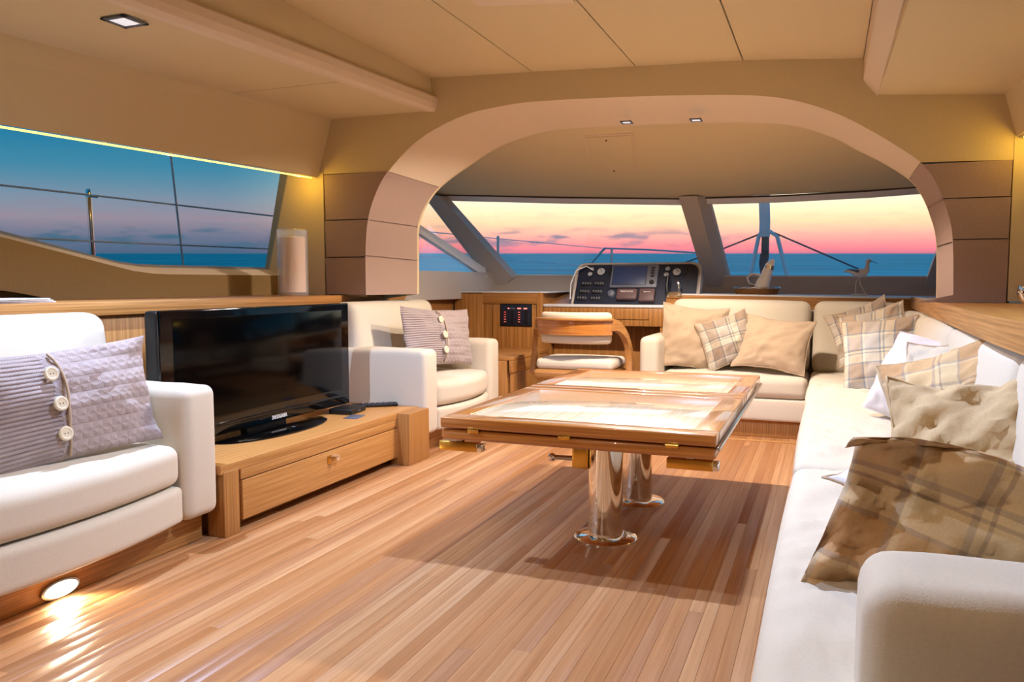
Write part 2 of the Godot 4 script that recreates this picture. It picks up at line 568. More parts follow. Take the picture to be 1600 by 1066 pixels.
func outside() -> void:
	var cy := atan(493.0 / sqrt(1250.0 * 1250.0 + 91.0 * 91.0))
	var axis := Vector3(cos(cy), 0, -sin(cy))
	var sea := MeshInstance3D.new()
	sea.name = "sea"
	var pl := PlaneMesh.new()
	pl.size = Vector2(12000, 12000)
	pl.subdivide_width = 20
	pl.subdivide_depth = 20
	sea.mesh = pl
	sea.material_override = M.sea
	add_child(sea)
	sea.basis = Basis(axis, SEA_TILT)
	sea.position = Vector3(0, 1.15, 0) - sea.basis.y * 3.2
	sea.set_meta("label", "calm teal sea stretching to the horizon outside the windows")
	sea.set_meta("category", "sea")
	sea.set_meta("kind", "stuff")
	# port guard rail
	var st := thing("stanchion", "chrome stanchion outside the large side window", "stanchion", Vector3(-4.62, 0.9, -4.03))
	part("post", tube(PackedVector3Array([Vector3(0, 0, 0), Vector3(0, 0.84, 0.03)]), 0.017, 10), M.chrome, st)
	part("cap", lathe([Vector2(0, 0.03), Vector2(0.014, 0.025), Vector2(0.02, 0), Vector2(0.02, -0.03), Vector2(0, -0.03)], 12), M.chrome, st, Vector3(0, 0.85, 0.03))
	part("wire_eye", tube(PackedVector3Array([Vector3(0, 0.83, 0.05), Vector3(0, 0.83, -0.02)]), 0.01, 8), M.chrome, st, Vector3(0.02, 0, 0))
	var st2 := thing("stanchion", "thin bright stanchion seen through the front window left of the helm", "stanchion", Vector3(-4.55, 0.9, -11.0))
	part("post", tube(PackedVector3Array([Vector3(0, 0, 0), Vector3(0, 0.92, 0)]), 0.022, 8), M.steel, st2)
	part("cap", lathe([Vector2(0, 0.03), Vector2(0.024, 0.01), Vector2(0.024, -0.03), Vector2(0, -0.03)], 10), M.steel, st2, Vector3(0, 0.92, 0))
	var wire := plain(Color(0.85, 0.85, 0.88), 0.35)
	var l1 := thing("lifeline", "upper guard wire running past the side window to the bow", "wire", Vector3.ZERO, 0, "guard wires")
	part("wire", tube(PackedVector3Array([Vector3(-4.6, 1.70, 1.0), Vector3(-4.6, 1.735, -4.0), Vector3(-4.6, 1.742, -6.0), Vector3(-4.55, 1.80, -11.0), Vector3(-3.51, 1.723, -13.0)]), 0.007, 6), wire, l1)
	var l2 := thing("lifeline", "lower guard wire running past the side window to the bow", "wire", Vector3.ZERO, 0, "guard wires")
	part("wire", tube(PackedVector3Array([Vector3(-4.6, 1.41, 1.0), Vector3(-4.6, 1.428, -4.0), Vector3(-4.6, 1.449, -5.9), Vector3(-4.55, 1.49, -11.0), Vector3(-3.73, 1.438, -13.0)]), 0.007, 6), wire, l2)
	var sh := thing("shroud", "thin rigging wire rising outside the large side window", "wire", Vector3(-4.6, 1.0, -4.84))
	part("wire", tube(PackedVector3Array([Vector3.ZERO, Vector3(0, 4.0, 0.45)]), 0.008, 6), wire, sh)
	var pu := thing("bow_rail", "bright tube bow rail behind the instrument console", "rail", Vector3(-3.5, 1.2, -13.0))
	part("brace", tube(PackedVector3Array([Vector3(-0.32, 0, 0), Vector3(-0.18, 0.29, 0), Vector3(0.04, 0.522, 0)]), 0.022, 8), M.steel, pu)
	part("upright", tube(PackedVector3Array([Vector3(0.16, 0, 0), Vector3(0.16, 0.52, 0)]), 0.022, 8), M.steel, pu)
	part("top_rail", tube(PackedVector3Array([Vector3(0.02, 0.522, 0), Vector3(0.7, 0.50, -0.3), Vector3(1.9, 0.42, -0.9)]), 0.014, 8), M.steel, pu)
	# furled headsail on its frame
	var fs := thing("furled_sail", "white furled headsail with dark lower end on a tube frame at the bow", "sail", Vector3(-0.64, 0.9, -9.0))
	var furl := plain(Color(0.96, 0.88, 0.86), 0.8)
	furl.backlight_enabled = true
	furl.backlight = Color(0.7, 0.62, 0.66)
	part("sail_roll", tube(PackedVector3Array([Vector3(0, 0.74, 0), Vector3(0, 0.9, 0), Vector3(-0.01, 1.1, 0), Vector3(0, 2.4, 0.3)]), 0.056, 12), furl, fs)
	part("furler_drum", lathe([Vector2(0, 0), Vector2(0.05, 0.0), Vector2(0.05, 0.14), Vector2(0.035, 0.16), Vector2(0.035, 0.30), Vector2(0.04, 0.32), Vector2(0.04, 0.56), Vector2(0.0, 0.56)], 14), M.black, fs, Vector3(0.01, 0.2, 0))
	part("dark_cover", tube(PackedVector3Array([Vector3(0, 0.2, 0), Vector3(0.02, 0.34, 0), Vector3(-0.005, 0.46, 0), Vector3(0, 0.56, 0)]), 0.062, 10, 0.04), plain(Color(0.16, 0.10, 0.10), 0.8), fs)
	part("frame_leg", tube(PackedVector3Array([Vector3(-0.19, 0.0, 0), Vector3(-0.14, 0.32, 0), Vector3(-0.06, 0.74, 0), Vector3(-0.03, 0.80, 0)]), 0.021, 8), M.white, fs)
	part("frame_leg", tube(PackedVector3Array([Vector3(0.31, 0.0, 0), Vector3(0.24, 0.32, 0), Vector3(0.13, 0.74, 0), Vector3(0.05, 0.80, 0)]), 0.021, 8), M.white, fs)
	part("rope", tube(PackedVector3Array([Vector3(-0.05, 0.77, 0), Vector3(-0.43, 0.62, 0), Vector3(-0.9, 0.45, 0)]), 0.010, 6), plain(Color(0.33, 0.28, 0.30), 0.9), fs)
	part("rope", tube(PackedVector3Array([Vector3(0.1, 0.78, 0), Vector3(0.55, 0.57, 0), Vector3(1.0, 0.36, 0)]), 0.010, 6), plain(Color(0.33, 0.28, 0.30), 0.9), fs)

# ------------------------------------------------------------------ the room
func room() -> void:
	# floor of narrow teak strips laid fore and aft
	var fl := setting("floor", "polished floor of narrow teak strips laid fore and aft")
	part("subfloor", rbox(Vector3(5.2, 0.06, 9.6), 0.002, 1, 1), M.teak_z, fl, Vector3(-1.25, -0.046, -3.2))
	rng.seed = 3
	var x := -2.68
	var meshes := {}
	while x < 0.02:
		var w: float = [0.044, 0.052, 0.060][rng.randi() % 3]
		var z := 1.5
		while z > -7.0:
			var ln: float = [4.4, 5.2, 6.0][rng.randi() % 3]
			if z == 1.5:
				ln = rng.randf_range(2.0, 6.0)
			ln = minf(ln, z + 7.0) if z - ln > -6.4 else z + 7.0
			var key := [w, snappedf(ln, 0.01)]
			if not meshes.has(key):
				meshes[key] = rbox(Vector3(w - 0.0006, 0.016, ln - 0.0006), 0.0008, 1, 1)
			part("plank", meshes[key], M.planks[[0, 0, 1, 1, 2, 3, 4, 1, 0][rng.randi() % 9]], fl, Vector3(x + w / 2, -0.008, z - ln / 2))
			z -= ln
		x += w
	var fe := setting("trim_1", "thin floor border strip before the cross sofa")
	part("border_strip", rbox(Vector3(1.3, 0.006, 0.05), 0.002, 1, 1), M.oak_z, fe, Vector3(-0.75, 0.003, -6.02))

	side_wall(-1.0)
	side_wall(1.0)

	# main ceiling, four panels with shallow joints
	var ce := setting("ceiling", "cream padded ceiling panels between the two lowered side ceilings")
	var xs := [-2.57, -1.824, -1.145, -0.50, 0.157]
	var ys := [2.548, 2.519, 2.490, 2.462, 2.408]
	for i in 4:
		var g := 0.004
		part("ceiling_panel", slab(Vector3(xs[i] + g, ys[i], -5.0), Vector3(xs[i + 1] - g, ys[i + 1], -5.0), Vector3(xs[i + 1] - g, ys[i + 1], 1.6), Vector3(xs[i] + g, ys[i], 1.6), Vector3(0, 0.03, 0)), M.vinyl, ce)
	part("backing", slab(Vector3(-2.7, 2.575, -5.2), Vector3(0.3, 2.45, -5.2), Vector3(0.3, 2.45, 1.7), Vector3(-2.7, 2.575, 1.7), Vector3(0, 0.1, 0)), M.vinyl, ce)
	part("ceiling_hatch", slab(Vector3(-1.62, 2.492, -3.66), Vector3(-1.15, 2.474, -3.74), Vector3(-1.15, 2.474, -2.9), Vector3(-1.62, 2.492, -2.9), Vector3(0, 0.03, 0)), M.vinyl_pale, ce)
	# low side ceilings
	var cl := setting("ceiling_port", "lowered cream side ceiling over the armchairs")
	var pj := -3.95
	part("ceiling_panel", slab(Vector3(-3.37, 2.232 + (pj + 2.5) * -0.038, pj + 0.004), Vector3(-2.56, 2.232 + (pj + 2.5) * -0.038, pj + 0.004), Vector3(-2.56, 2.08, 1.6), Vector3(-3.37, 2.08, 1.6), Vector3(0, 0.04, 0)), M.vinyl, cl)
	part("ceiling_panel", slab(Vector3(-3.37, 2.328, -5.0), Vector3(-2.56, 2.328, -5.0), Vector3(-2.56, 2.232 + (pj + 2.5) * -0.038, pj - 0.004), Vector3(-3.37, 2.232 + (pj + 2.5) * -0.038, pj - 0.004), Vector3(0, 0.04, 0)), M.vinyl, cl)
	part("backing", slab(Vector3(-3.5, 2.42, -5.1), Vector3(-2.56, 2.42, -5.1), Vector3(-2.56, 2.16, 1.7), Vector3(-3.5, 2.16, 1.7), Vector3(0, 0.05, 0)), M.vinyl, cl)
	var lip := PackedVector2Array([Vector2(-2.60, 0.0), Vector2(-2.545, -0.005), Vector2(-2.525, 0.012), Vector2(-2.515, 0.045), Vector2(-2.515, 0.085), Vector2(-2.53, 0.10), Vector2(-2.60, 0.10)])
	part("soffit_lip", prism(lip, 0, 1, func(u, v, d): return Vector3(u, v + lerpf(2.322, 2.075, d), lerpf(-5.0, 1.6, d))), M.vinyl_pale, cl)
	part("soffit_face", slab(Vector3(-2.56, 2.40, -5.0), Vector3(-2.565, 2.56, -5.0), Vector3(-2.565, 2.56, 1.6), Vector3(-2.56, 2.15, 1.6), Vector3(-0.03, 0, 0)), M.vinyl, cl)
	var cr := setting("ceiling_starboard", "lowered cream side ceiling over the long sofa")
	part("ceiling_panel", slab(Vector3(0.236, 2.20, -5.0), Vector3(0.86, 2.15, -5.0), Vector3(0.86, 2.06, -2.95), Vector3(0.236, 2.12, -2.95), Vector3(0, 0.04, 0)), M.vinyl, cr)
	part("ceiling_panel", slab(Vector3(0.236, 2.12, -2.942), Vector3(0.86, 2.06, -2.942), Vector3(0.86, 2.06, 1.6), Vector3(0.236, 2.12, 1.6), Vector3(0, 0.04, 0)), M.vinyl, cr)
	part("backing", slab(Vector3(0.2, 2.26, -5.1), Vector3(1.0, 2.24, -5.1), Vector3(1.0, 2.15, 1.7), Vector3(0.2, 2.19, 1.7), Vector3(0, 0.05, 0)), M.vinyl, cr)
	part("soffit_face", slab(Vector3(0.157, 2.285, -5.0), Vector3(0.157, 2.43, -5.0), Vector3(0.157, 2.43, 1.6), Vector3(0.157, 2.22, 1.6), Vector3(0.04, 0, 0)), M.vinyl_pale, cr)
	part("soffit_lip", slab(Vector3(0.157, 2.285, -5.0), Vector3(0.157, 2.22, 1.6), Vector3(0.23, 2.115, 1.6), Vector3(0.23, 2.195, -5.0), Vector3(0.03, 0.02, 0)), M.vinyl_pale, cr)
	# outer coachroof and aft bulkhead
	var rf := setting("roof")
	part("coachroof", slab(Vector3(-4.2, 2.75, -5.4), Vector3(1.9, 2.75, -5.4), Vector3(1.9, 2.75, 1.8), Vector3(-4.2, 2.75, 1.8), Vector3(0, 0.08, 0)), M.white, rf)
	part("coachroof_front", slab(Vector3(-4.3, 2.30, -7.5), Vector3(1.9, 2.30, -7.5), Vector3(1.9, 2.75, -5.4), Vector3(-4.3, 2.75, -5.4), Vector3(0, 0.08, 0)), M.white, rf)
	for s in [-1, 1]:
		var xo: float = -1.25 + s * 3.0
		part("roof_side", slab(Vector3(xo, 2.40, 1.8), Vector3(xo, 2.40, -7.0), Vector3(xo, 2.76, -5.4), Vector3(xo, 2.76, 1.8), Vector3(s * 0.06, 0, 0)), M.white, rf)
	var wb := setting("wall_back", "aft bulkhead behind the viewer")
	part("bulkhead", rbox(Vector3(6.2, 2.9, 0.08), 0.005, 1, 1), M.vinyl, wb, Vector3(-1.25, 1.35, 1.66))
	arch()
	helm_area()

# panelling, window and headliner of one side; the starboard side mirrors the port one about x = -1.25
func side_wall(s: float) -> void:
	var port := s < 0
	var c := -1.25
	var X := func(v: float) -> float: return v if port else 2 * c - v - 0.07
	var shelf := 1.06 if port else 1.04
	var w := setting("wall_left" if port else "wall_right", "port side of the saloon: wood lining, shelf and padded window surround" if port else "starboard side of the saloon")
	if port:
		part("wood_lining", rbox(Vector3(0.05, 1.0, 9.3), 0.003, 1, 1), M.teak_y, w, Vector3(-3.345, 0.52, -3.05))
		part("shelf", rbox(Vector3(0.66, 0.035, 9.2), 0.006, 1, 2), M.teak_z, w, Vector3(-3.63, shelf - 0.0175, -3.05))
		part("shelf_edge", rbox(Vector3(0.03, 0.07, 9.2), 0.006, 1, 2), M.teak_z, w, Vector3(-3.297, shelf - 0.036, -3.05))
	else:
		part("wood_lining", rbox(Vector3(0.05, 1.0, 8.6), 0.003, 1, 1), M.teak_y, w, Vector3(0.76, 0.47, -2.7))
		w = setting("trim_6", "wood shelf along the back of the long sofa")
		part("shelf", slab(Vector3(0.50, shelf, 1.6), Vector3(0.50, shelf, -2.9), Vector3(1.6, shelf, -2.9), Vector3(1.6, shelf, 1.6), Vector3(0, -0.035, 0)), M.teak_z, w)
		part("shelf", slab(Vector3(0.50, shelf, -2.9), Vector3(0.612, shelf, -6.95), Vector3(1.6, shelf, -6.95), Vector3(1.6, shelf, -2.9), Vector3(0, -0.035, 0)), M.teak_z, w)
		part("shelf_edge", slab(Vector3(0.496, shelf + 0.003, 1.6), Vector3(0.496, shelf + 0.003, -2.9), Vector3(0.496, shelf - 0.085, -2.9), Vector3(0.496, shelf - 0.085, 1.6), Vector3(0.03, 0, 0)), M.teak_z, w)
		part("shelf_edge", slab(Vector3(0.496, shelf + 0.003, -2.9), Vector3(0.608, shelf + 0.003, -6.95), Vector3(0.608, shelf - 0.085, -6.95), Vector3(0.496, shelf - 0.085, -2.9), Vector3(0.03, 0, 0)), M.teak_z, w)
	# lower window panel with its swept top edge
	var top := [Vector2(1.6, 1.46), Vector2(-1.8, 1.46), Vector2(-2.4, 1.44), Vector2(-2.84, 1.372), Vector2(-3.42, 1.258), Vector2(-3.62, 1.220), Vector2(-3.78, 1.205), Vector2(-3.95, 1.203), Vector2(-5.0, 1.205)]
	var poly := PackedVector2Array(top)
	for p in [Vector2(-5.0, shelf - 0.02), Vector2(-3.2, shelf - 0.02), Vector2(-2.83, 1.108), Vector2(-2.3, 1.16), Vector2(1.6, 1.2)]:
		poly.append(p)
	part("window_panel", xprism(poly, X.call(-3.86), X.call(-3.84)), M.shaded_cream, w)
	part("lining_behind", rbox(Vector3(0.06, 0.9, 6.7), 0.004, 1, 1), M.teak_z, w, Vector3(X.call(-4.0), 0.75, -1.7))
	var sill := []
	for k in 2:
		var row := PackedVector3Array()
		for p in top:
			row.append(Vector3(X.call([-3.84, -3.99][k]), p.y + [0.0, 0.062][k], p.x))
		sill.append(row)
	part("sill", loft(sill, Vector3(0, -0.02, 0)), M.vinyl_pale, w)
	# window, leaning inboard at the top
	var wn := setting("window_1" if port else "window_5", "long tinted side window" if port else "starboard side window")
	part("pane", slab(Vector3(X.call(-3.97), 1.14, 1.6), Vector3(X.call(-3.97), 1.14, -5.02), Vector3(X.call(-3.71), 2.11, -5.02), Vector3(X.call(-3.71), 2.11, 1.6), Vector3(s * 0.008, 0, 0)), M.tinted, wn)
	# headliner between window and side ceiling, with the strip light along its lower edge
	part("headliner_panel", slab(Vector3(X.call(-3.37), 2.34, -5.0), Vector3(X.call(-3.37), 2.10, 1.6), Vector3(X.call(-3.49), 1.77, 1.6), Vector3(X.call(-3.485), 1.925, -5.0), Vector3(s * 0.03, 0.01, 0)), M.vinyl, w)
	part("headliner_return", slab(Vector3(X.call(-3.50), 1.92, -5.0), Vector3(X.call(-3.50), 1.77, 1.6), Vector3(X.call(-3.72), 2.06, 1.6), Vector3(X.call(-3.72), 2.10, -5.0), Vector3(0, 0.03, 0)), M.vinyl, w)
	part("outer_frame", slab(Vector3(X.call(-3.73), 2.07, 1.6), Vector3(X.call(-3.73), 2.09, -5.0), Vector3(X.call(-3.73), 2.5, -5.0), Vector3(X.call(-3.73), 2.5, 1.6), Vector3(s * 0.03, 0, 0)), M.white, w)
	var led := thing("led_strip", "yellow strip light along the top edge of the large side window" if port else "yellow strip light along the starboard window", "strip light")
	part("led_bar", slab(Vector3(X.call(-3.505), 1.915, -4.94), Vector3(X.call(-3.505), 1.765, 1.5), Vector3(X.call(-3.52), 1.765, 1.5), Vector3(X.call(-3.52), 1.915, -4.94), Vector3(0, -0.008, 0)), M.led, led)
	for k in 4:
		var l := OmniLight3D.new()
		l.name = "led_light"
		l.light_color = Color(1.0, 0.80, 0.25)
		l.light_energy = 0.05
		l.light_size = 0.02
		l.omni_range = 12.0
		l.omni_attenuation = 2.0
		l.shadow_enabled = true
		led.add_child(l, true)
		var zz: float = [-4.8, -3.6, -2.2, -0.4][k]
		l.position = Vector3(X.call(-3.53), 1.915 + (zz + 4.94) * -0.0233 - 0.025, zz)

func arch_curve(back: bool) -> Array:
	var f := [Vector2(-3.095, 1.062), Vector2(-3.095, 1.343), Vector2(-3.076, 1.571), Vector2(-3.02, 1.75), Vector2(-2.903, 1.934), Vector2(-2.657, 2.14), Vector2(-2.339, 2.272), Vector2(-2.058, 2.316), Vector2(-1.766, 2.328), Vector2(-1.113, 2.304), Vector2(-0.685, 2.276), Vector2(-0.39, 2.246), Vector2(-0.176, 2.195), Vector2(0.032, 2.108), Vector2(0.202, 2.006), Vector2(0.335, 1.914), Vector2(0.46, 1.815), Vector2(0.539, 1.702), Vector2(0.594, 1.56), Vector2(0.631, 1.402), Vector2(0.647, 1.041)]
	var b := [Vector2(-2.978, 1.062), Vector2(-2.975, 1.32), Vector2(-2.973, 1.556), Vector2(-2.921, 1.712), Vector2(-2.782, 1.880), Vector2(-2.52, 2.04), Vector2(-2.30, 2.150), Vector2(-2.088, 2.212), Vector2(-1.813, 2.248), Vector2(-1.10, 2.234), Vector2(-0.70, 2.216), Vector2(-0.437, 2.196), Vector2(-0.215, 2.160), Vector2(0.002, 2.077), Vector2(0.146, 1.990), Vector2(0.300, 1.900), Vector2(0.45, 1.790), Vector2(0.524, 1.690), Vector2(0.578, 1.56), Vector2(0.616, 1.400), Vector2(0.629, 1.041)]
	return b if back else f

func smooth_curve(a: Array, per := 5) -> PackedVector2Array:
	var o := PackedVector2Array()
	for i in a.size() - 1:
		for k in per:
			o.append(a[i].cubic_interpolate(a[i + 1], a[maxi(i - 1, 0)], a[mini(i + 2, a.size() - 1)], float(k) / per))
	o.append(a[-1])
	return o

func arch() -> void:
	var w := setting("wall_front", "cream arch between saloon and helm, its feet clad in brown suede panels")
	var f := smooth_curve(arch_curve(false))
	var b := smooth_curve(arch_curve(true))
	# cut points: index 4*5 = left foot top, 16*5 = right foot top
	var lo := 20
	var hi := 80
	var face := PackedVector2Array()
	for i in range(lo, hi + 1):
		face.append(f[i])
	for p in [Vector2(0.93, 1.803), Vector2(0.95, 2.6), Vector2(-3.5, 2.7), Vector2(-3.5, 1.942)]:
		face.append(p)
	part("arch_face", zprism(face, -5.0, -5.03), M.vinyl, w)
	var strip := func(i0: float, i1: float, inset: float, out: float) -> ArrayMesh:
		var rows := []
		var n := maxi(int(i1 - i0), 3)
		for r in n + 1:
			var at := clampf(lerpf(i0, i1, float(r) / n), 0.0, 100.0)
			var a := mini(int(at), 99)
			var row := PackedVector3Array()
			for k in 5:
				var t := k / 4.0
				var p: Vector2 = f[a].lerp(f[a + 1], at - a).lerp(b[a].lerp(b[a + 1], at - a), t)
				p.x += out * (-1.0 if p.x < -1.2 else 1.0)
				row.append(Vector3(p.x, p.y, lerpf(-5.0 + inset, -5.55, t)))
			rows.append(row)
		return loft(rows)
	part("arch_soffit", strip.call(float(lo), float(hi), 0.0, 0.0), M.vinyl_pale, w)
	for c in [[0.0, 4.9], [5.1, 10.6], [10.8, 19.95], [80.05, 88.2], [88.35, 95.4], [95.55, 100.0]]:
		part("foot_panel", strip.call(c[0], c[1], 0.004, 0.0), M.suede, w)
	for c in [[0.0, 20.0], [80.0, 100.0]]:
		part("foot_backing", strip.call(c[0], c[1], 0.0, 0.008), M.suede, w)
	# back of the arch, so that it is solid
	var back := PackedVector2Array()
	for p in b:
		back.append(p)
	for p in [Vector2(1.0, 1.0), Vector2(1.0, 2.7), Vector2(-3.46, 2.7), Vector2(-3.46, 1.0)]:
		back.append(p)
	part("arch_back", zprism(back, -5.55, -5.58), M.vinyl, w)
	# suede wall panels either side, in courses with sunk joints
	var seams_l := [1.065, 1.335, 1.605, 1.938]
	for i in 3:
		var y0: float = seams_l[i] + (0.004 if i else 0.0)
		var y1: float = seams_l[i + 1] - 0.004
		var pl := PackedVector2Array([Vector2(-3.427, y0), Vector2(-3.437, y1)])
		for k in 9:
			var yy := lerpf(y1, y0, k / 8.0)
			pl.append(Vector2(curve_x(f, yy, true), yy))
		part("suede_panel", zprism(pl, -4.992, -5.03), M.suede, w)
	var seams_r := [1.041, 1.386, 1.610, 1.806]
	for i in 3:
		var y0: float = seams_r[i] + (0.003 if i else 0.0)
		var y1: float = seams_r[i + 1] - 0.003
		var pr := PackedVector2Array([Vector2(0.897, y0), Vector2(0.900, y1)])
		for k in 9:
			var yy := lerpf(y1, y0, k / 8.0)
			pr.append(Vector2(curve_x(f, yy, false), yy))
		part("suede_panel", zprism(pr, -4.992, -5.03), M.suede, w)
	part("backing", slab(Vector3(-3.46, 1.05, -5.03), Vector3(-3.12, 1.05, -5.03), Vector3(-3.12, 1.95, -5.03), Vector3(-3.46, 1.95, -5.03), Vector3(0, 0, -0.02)), M.suede, w)
	part("backing", slab(Vector3(0.66, 1.03, -5.03), Vector3(0.92, 1.03, -5.03), Vector3(0.92, 1.83, -5.03), Vector3(0.66, 1.83, -5.03), Vector3(0, 0, -0.02)), M.suede, w)
	for e in [[-3.445, -3.82, -4.03], [0.905, 1.30, 1.50]]:
		var q := PackedVector2Array([Vector2(e[0], 1.05), Vector2(e[0], 2.05), Vector2(e[1] + 0.03 * signf(e[0]) * -1.0, 2.12), Vector2(e[2], 1.05)])
		part("window_end_panel", zprism(q, -4.994, -5.03), M.vinyl, w)

func curve_x(f: PackedVector2Array, y: float, left: bool) -> float:
	var r := range(0, 50) if left else range(99, 50, -1)
	for i in r:
		var j: int = i + 1
		var a := f[i]
		var b := f[j]
		if (a.y - y) * (b.y - y) <= 0 and a.y != b.y:
			return lerpf(a.x, b.x, (y - a.y) / (b.y - a.y))
	return -2.903 if left else 0.46

# windscreen plane: height -> z
func wz(y: float) -> float:
	return -7.7 + (y - 1.21) * 0.5556

func wp(x: float, y: float, out := 0.0) -> Vector3:
	return Vector3(x, y, wz(y) - out)

func helm_area() -> void:
	# sloping headlining from the arch to the windscreen
	var ch := setting("ceiling_helm", "cream headlining sloping from the arch down to the windscreen")
	part("headlining", loft([PackedVector3Array([Vector3(-4.3, 2.36, -5.5), Vector3(-3.0, 2.32, -5.5), Vector3(-1.2, 2.30, -5.5), Vector3(0.4, 2.24, -5.5), Vector3(1.6, 2.20, -5.5)]), PackedVector3Array([Vector3(-4.3, 2.04, -7.22), Vector3(-3.5, 2.015, -7.24), Vector3(-1.2, 1.90, -7.30), Vector3(0.4, 1.912, -7.30), Vector3(1.6, 1.94, -7.28)])], Vector3(0, 0.04, 0)), M.vinyl, ch)
	var hq := [Vector3(-1.716, 2.2135, -5.80), Vector3(-1.342, 2.2005, -5.80), Vector3(-1.469, 2.044, -6.582), Vector3(-1.865, 2.056, -6.582)]
	for i in 4:
		hq[i].y = 0.0
	var on_head := func(x: float, z: float) -> Vector3:
		var t := (z + 5.5) / -1.78
		var a := 2.30 if x < -1.2 else lerpf(2.30, 2.24, (x + 1.2) / 1.6)
		a = lerpf(2.32, 2.30, (x + 3.0) / 1.8) if x < -1.2 else a
		var b := lerpf(2.015, 1.90, (x + 3.5) / 2.3) if x < -1.2 else lerpf(1.90, 1.912, (x + 1.2) / 1.6)
		return Vector3(x, lerpf(a, b, t) - 0.006, z)
	var hc: Vector3 = (hq[0] + hq[1] + hq[2] + hq[3]) / 4.0
	for f in [[1.0, 0.004, M.vinyl_pale], [0.955, 0.011, M.vinyl]]:
		var q := []
		for p in hq:
			var a: Vector3 = hc + (p - hc) * f[0]
			q.append(on_head.call(a.x, a.z) + Vector3(0, 0.002 - f[1], 0))
		part("hatch_frame" if f[0] == 1.0 else "hatch_lid", slab(q[0], q[1], q[2], q[3], Vector3(0, 0.012, 0)), f[2], ch)
	for p in [Vector2(-1.56, -5.88), Vector2(-1.66, -6.52)]:
		part("hatch_stud", lathe([Vector2(0, -0.006), Vector2(0.008, -0.004), Vector2(0.008, 0.004), Vector2(0, 0.004)], 10), M.groove, ch, on_head.call(p.x, p.y) + Vector3(0, -0.010, 0))
	# windscreen frame and pillars
	var tr := setting("trim_2", "pale frame along the top of the windscreen")
	var tops := [Vector2(-4.2, 2.045), Vector2(-3.5, 2.01), Vector2(-2.35, 1.945), Vector2(-1.25, 1.895), Vector2(-0.4, 1.888), Vector2(0.3, 1.90), Vector2(0.9, 1.925), Vector2(1.6, 1.95)]
	var ra := PackedVector3Array()
	var rb := PackedVector3Array()
	var rc := PackedVector3Array()
	for p in tops:
		ra.append(wp(p.x, p.y, -0.03))
		rb.append(wp(p.x, p.y - 0.045, -0.03))
		rc.append(wp(p.x, p.y + 0.012, -0.034))
	part("frame_strip", loft([ra, rb], Vector3(0, 0, -0.05)), M.trim_white, tr)
	part("dark_seam", loft([rc, PackedVector3Array(Array(ra).map(func(v): return v + Vector3(0, -0.002, 0.006)))], Vector3(0, 0, -0.02)), M.groove, tr)
	var pil := setting("trim_3", "slanting taupe pillars between the windscreen panes")
	var bar := func(t0: Vector3, t1: Vector3, b0: Vector3, b1: Vector3, deep: Vector3, m: Material) -> void:
		part("pillar", slab(t0, t1, b1, b0, deep), m, pil)
	bar.call(wp(-3.745, 2.03, -0.16), wp(-3.555, 2.0, -0.16), wp(-3.19, 1.06, -0.10), wp(-2.985, 1.20, -0.10), Vector3(0.03, 0, -0.13), M.taupe)
	bar.call(wp(-1.246, 1.91, -0.12), wp(-1.087, 1.91, -0.12), wp(-1.045, 1.05, -0.10), wp(-0.91, 1.05, -0.10), Vector3(0.10, 0, -0.14), M.taupe)
	bar.call(wp(0.96, 1.93, -0.10), wp(1.10, 1.93, -0.10), wp(0.745, 1.02, -0.10), wp(0.86, 1.02, -0.10), Vector3(0, 0, -0.10), M.taupe)
	# sill below the windscreen
	var sl := setting("trim_4", "grey-brown sill wall below the windscreen")
	part("sill_wall", slab(Vector3(-3.35, 0.95, -7.62), Vector3(1.6, 0.95, -7.62), Vector3(1.6, 1.19, -7.68), Vector3(-3.35, 1.225, -7.66), Vector3(0, 0, -0.08)), M.taupe, sl)
	part("sill_edge", slab(Vector3(-3.35, 1.225, -7.655), Vector3(1.6, 1.19, -7.675), Vector3(1.6, 1.19, -7.76), Vector3(-3.35, 1.225, -7.74), Vector3(0, 0.012, 0)), M.trim_white, sl)
	part("bow_wall", rbox(Vector3(5.6, 1.1, 0.08), 0.005, 1, 1), M.white, sl, Vector3(-1.3, 0.5, -7.85))
	# panes
	var panes := [["window_2", [Vector2(-3.55, 2.0), Vector2(-1.20, 1.90), Vector2(-1.0, 1.15), Vector2(-3.05, 1.15)]], ["window_3", [Vector2(-1.05, 1.90), Vector2(1.0, 1.93), Vector2(0.80, 1.15), Vector2(-0.88, 1.15)]]]
	for d in panes:
		var wn := setting(d[0], "front window, port pane" if d[0] == "window_2" else "front window, starboard pane")
		var q: Array = d[1]
		part("pane", slab(wp(q[0].x, q[0].y), wp(q[1].x, q[1].y), wp(q[2].x, q[2].y), wp(q[3].x, q[3].y), Vector3(0, 0, -0.008)), M.clear, wn)
	# small side window by the helm
	var ws := setting("window_4", "small side window between arch and slanting pillar")
	part("pane", slab(Vector3(-3.36, 1.24, -5.6), Vector3(-3.20, 1.24, -7.62), Vector3(-3.75, 2.05, -7.2), Vector3(-3.75, 2.05, -5.6), Vector3(-0.008, 0, 0)), M.clear, ws)
	part("frame_bar", slab(Vector3(-3.62, 1.90, -6.0), Vector3(-3.60, 1.80, -6.05), Vector3(-3.20, 1.20, -7.45), Vector3(-3.24, 1.30, -7.50), Vector3(-0.05, 0, 0)), M.trim_white, ws)
	var wh := setting("wall_helm", "taupe side wall under the small helm window")
	part("lower_wall", slab(Vector3(-3.30, 1.0, -5.56), Vector3(-3.18, 1.0, -7.65), Vector3(-3.20, 1.255, -7.65), Vector3(-3.34, 1.255, -5.56), Vector3(-0.08, 0, 0)), M.taupe, wh)
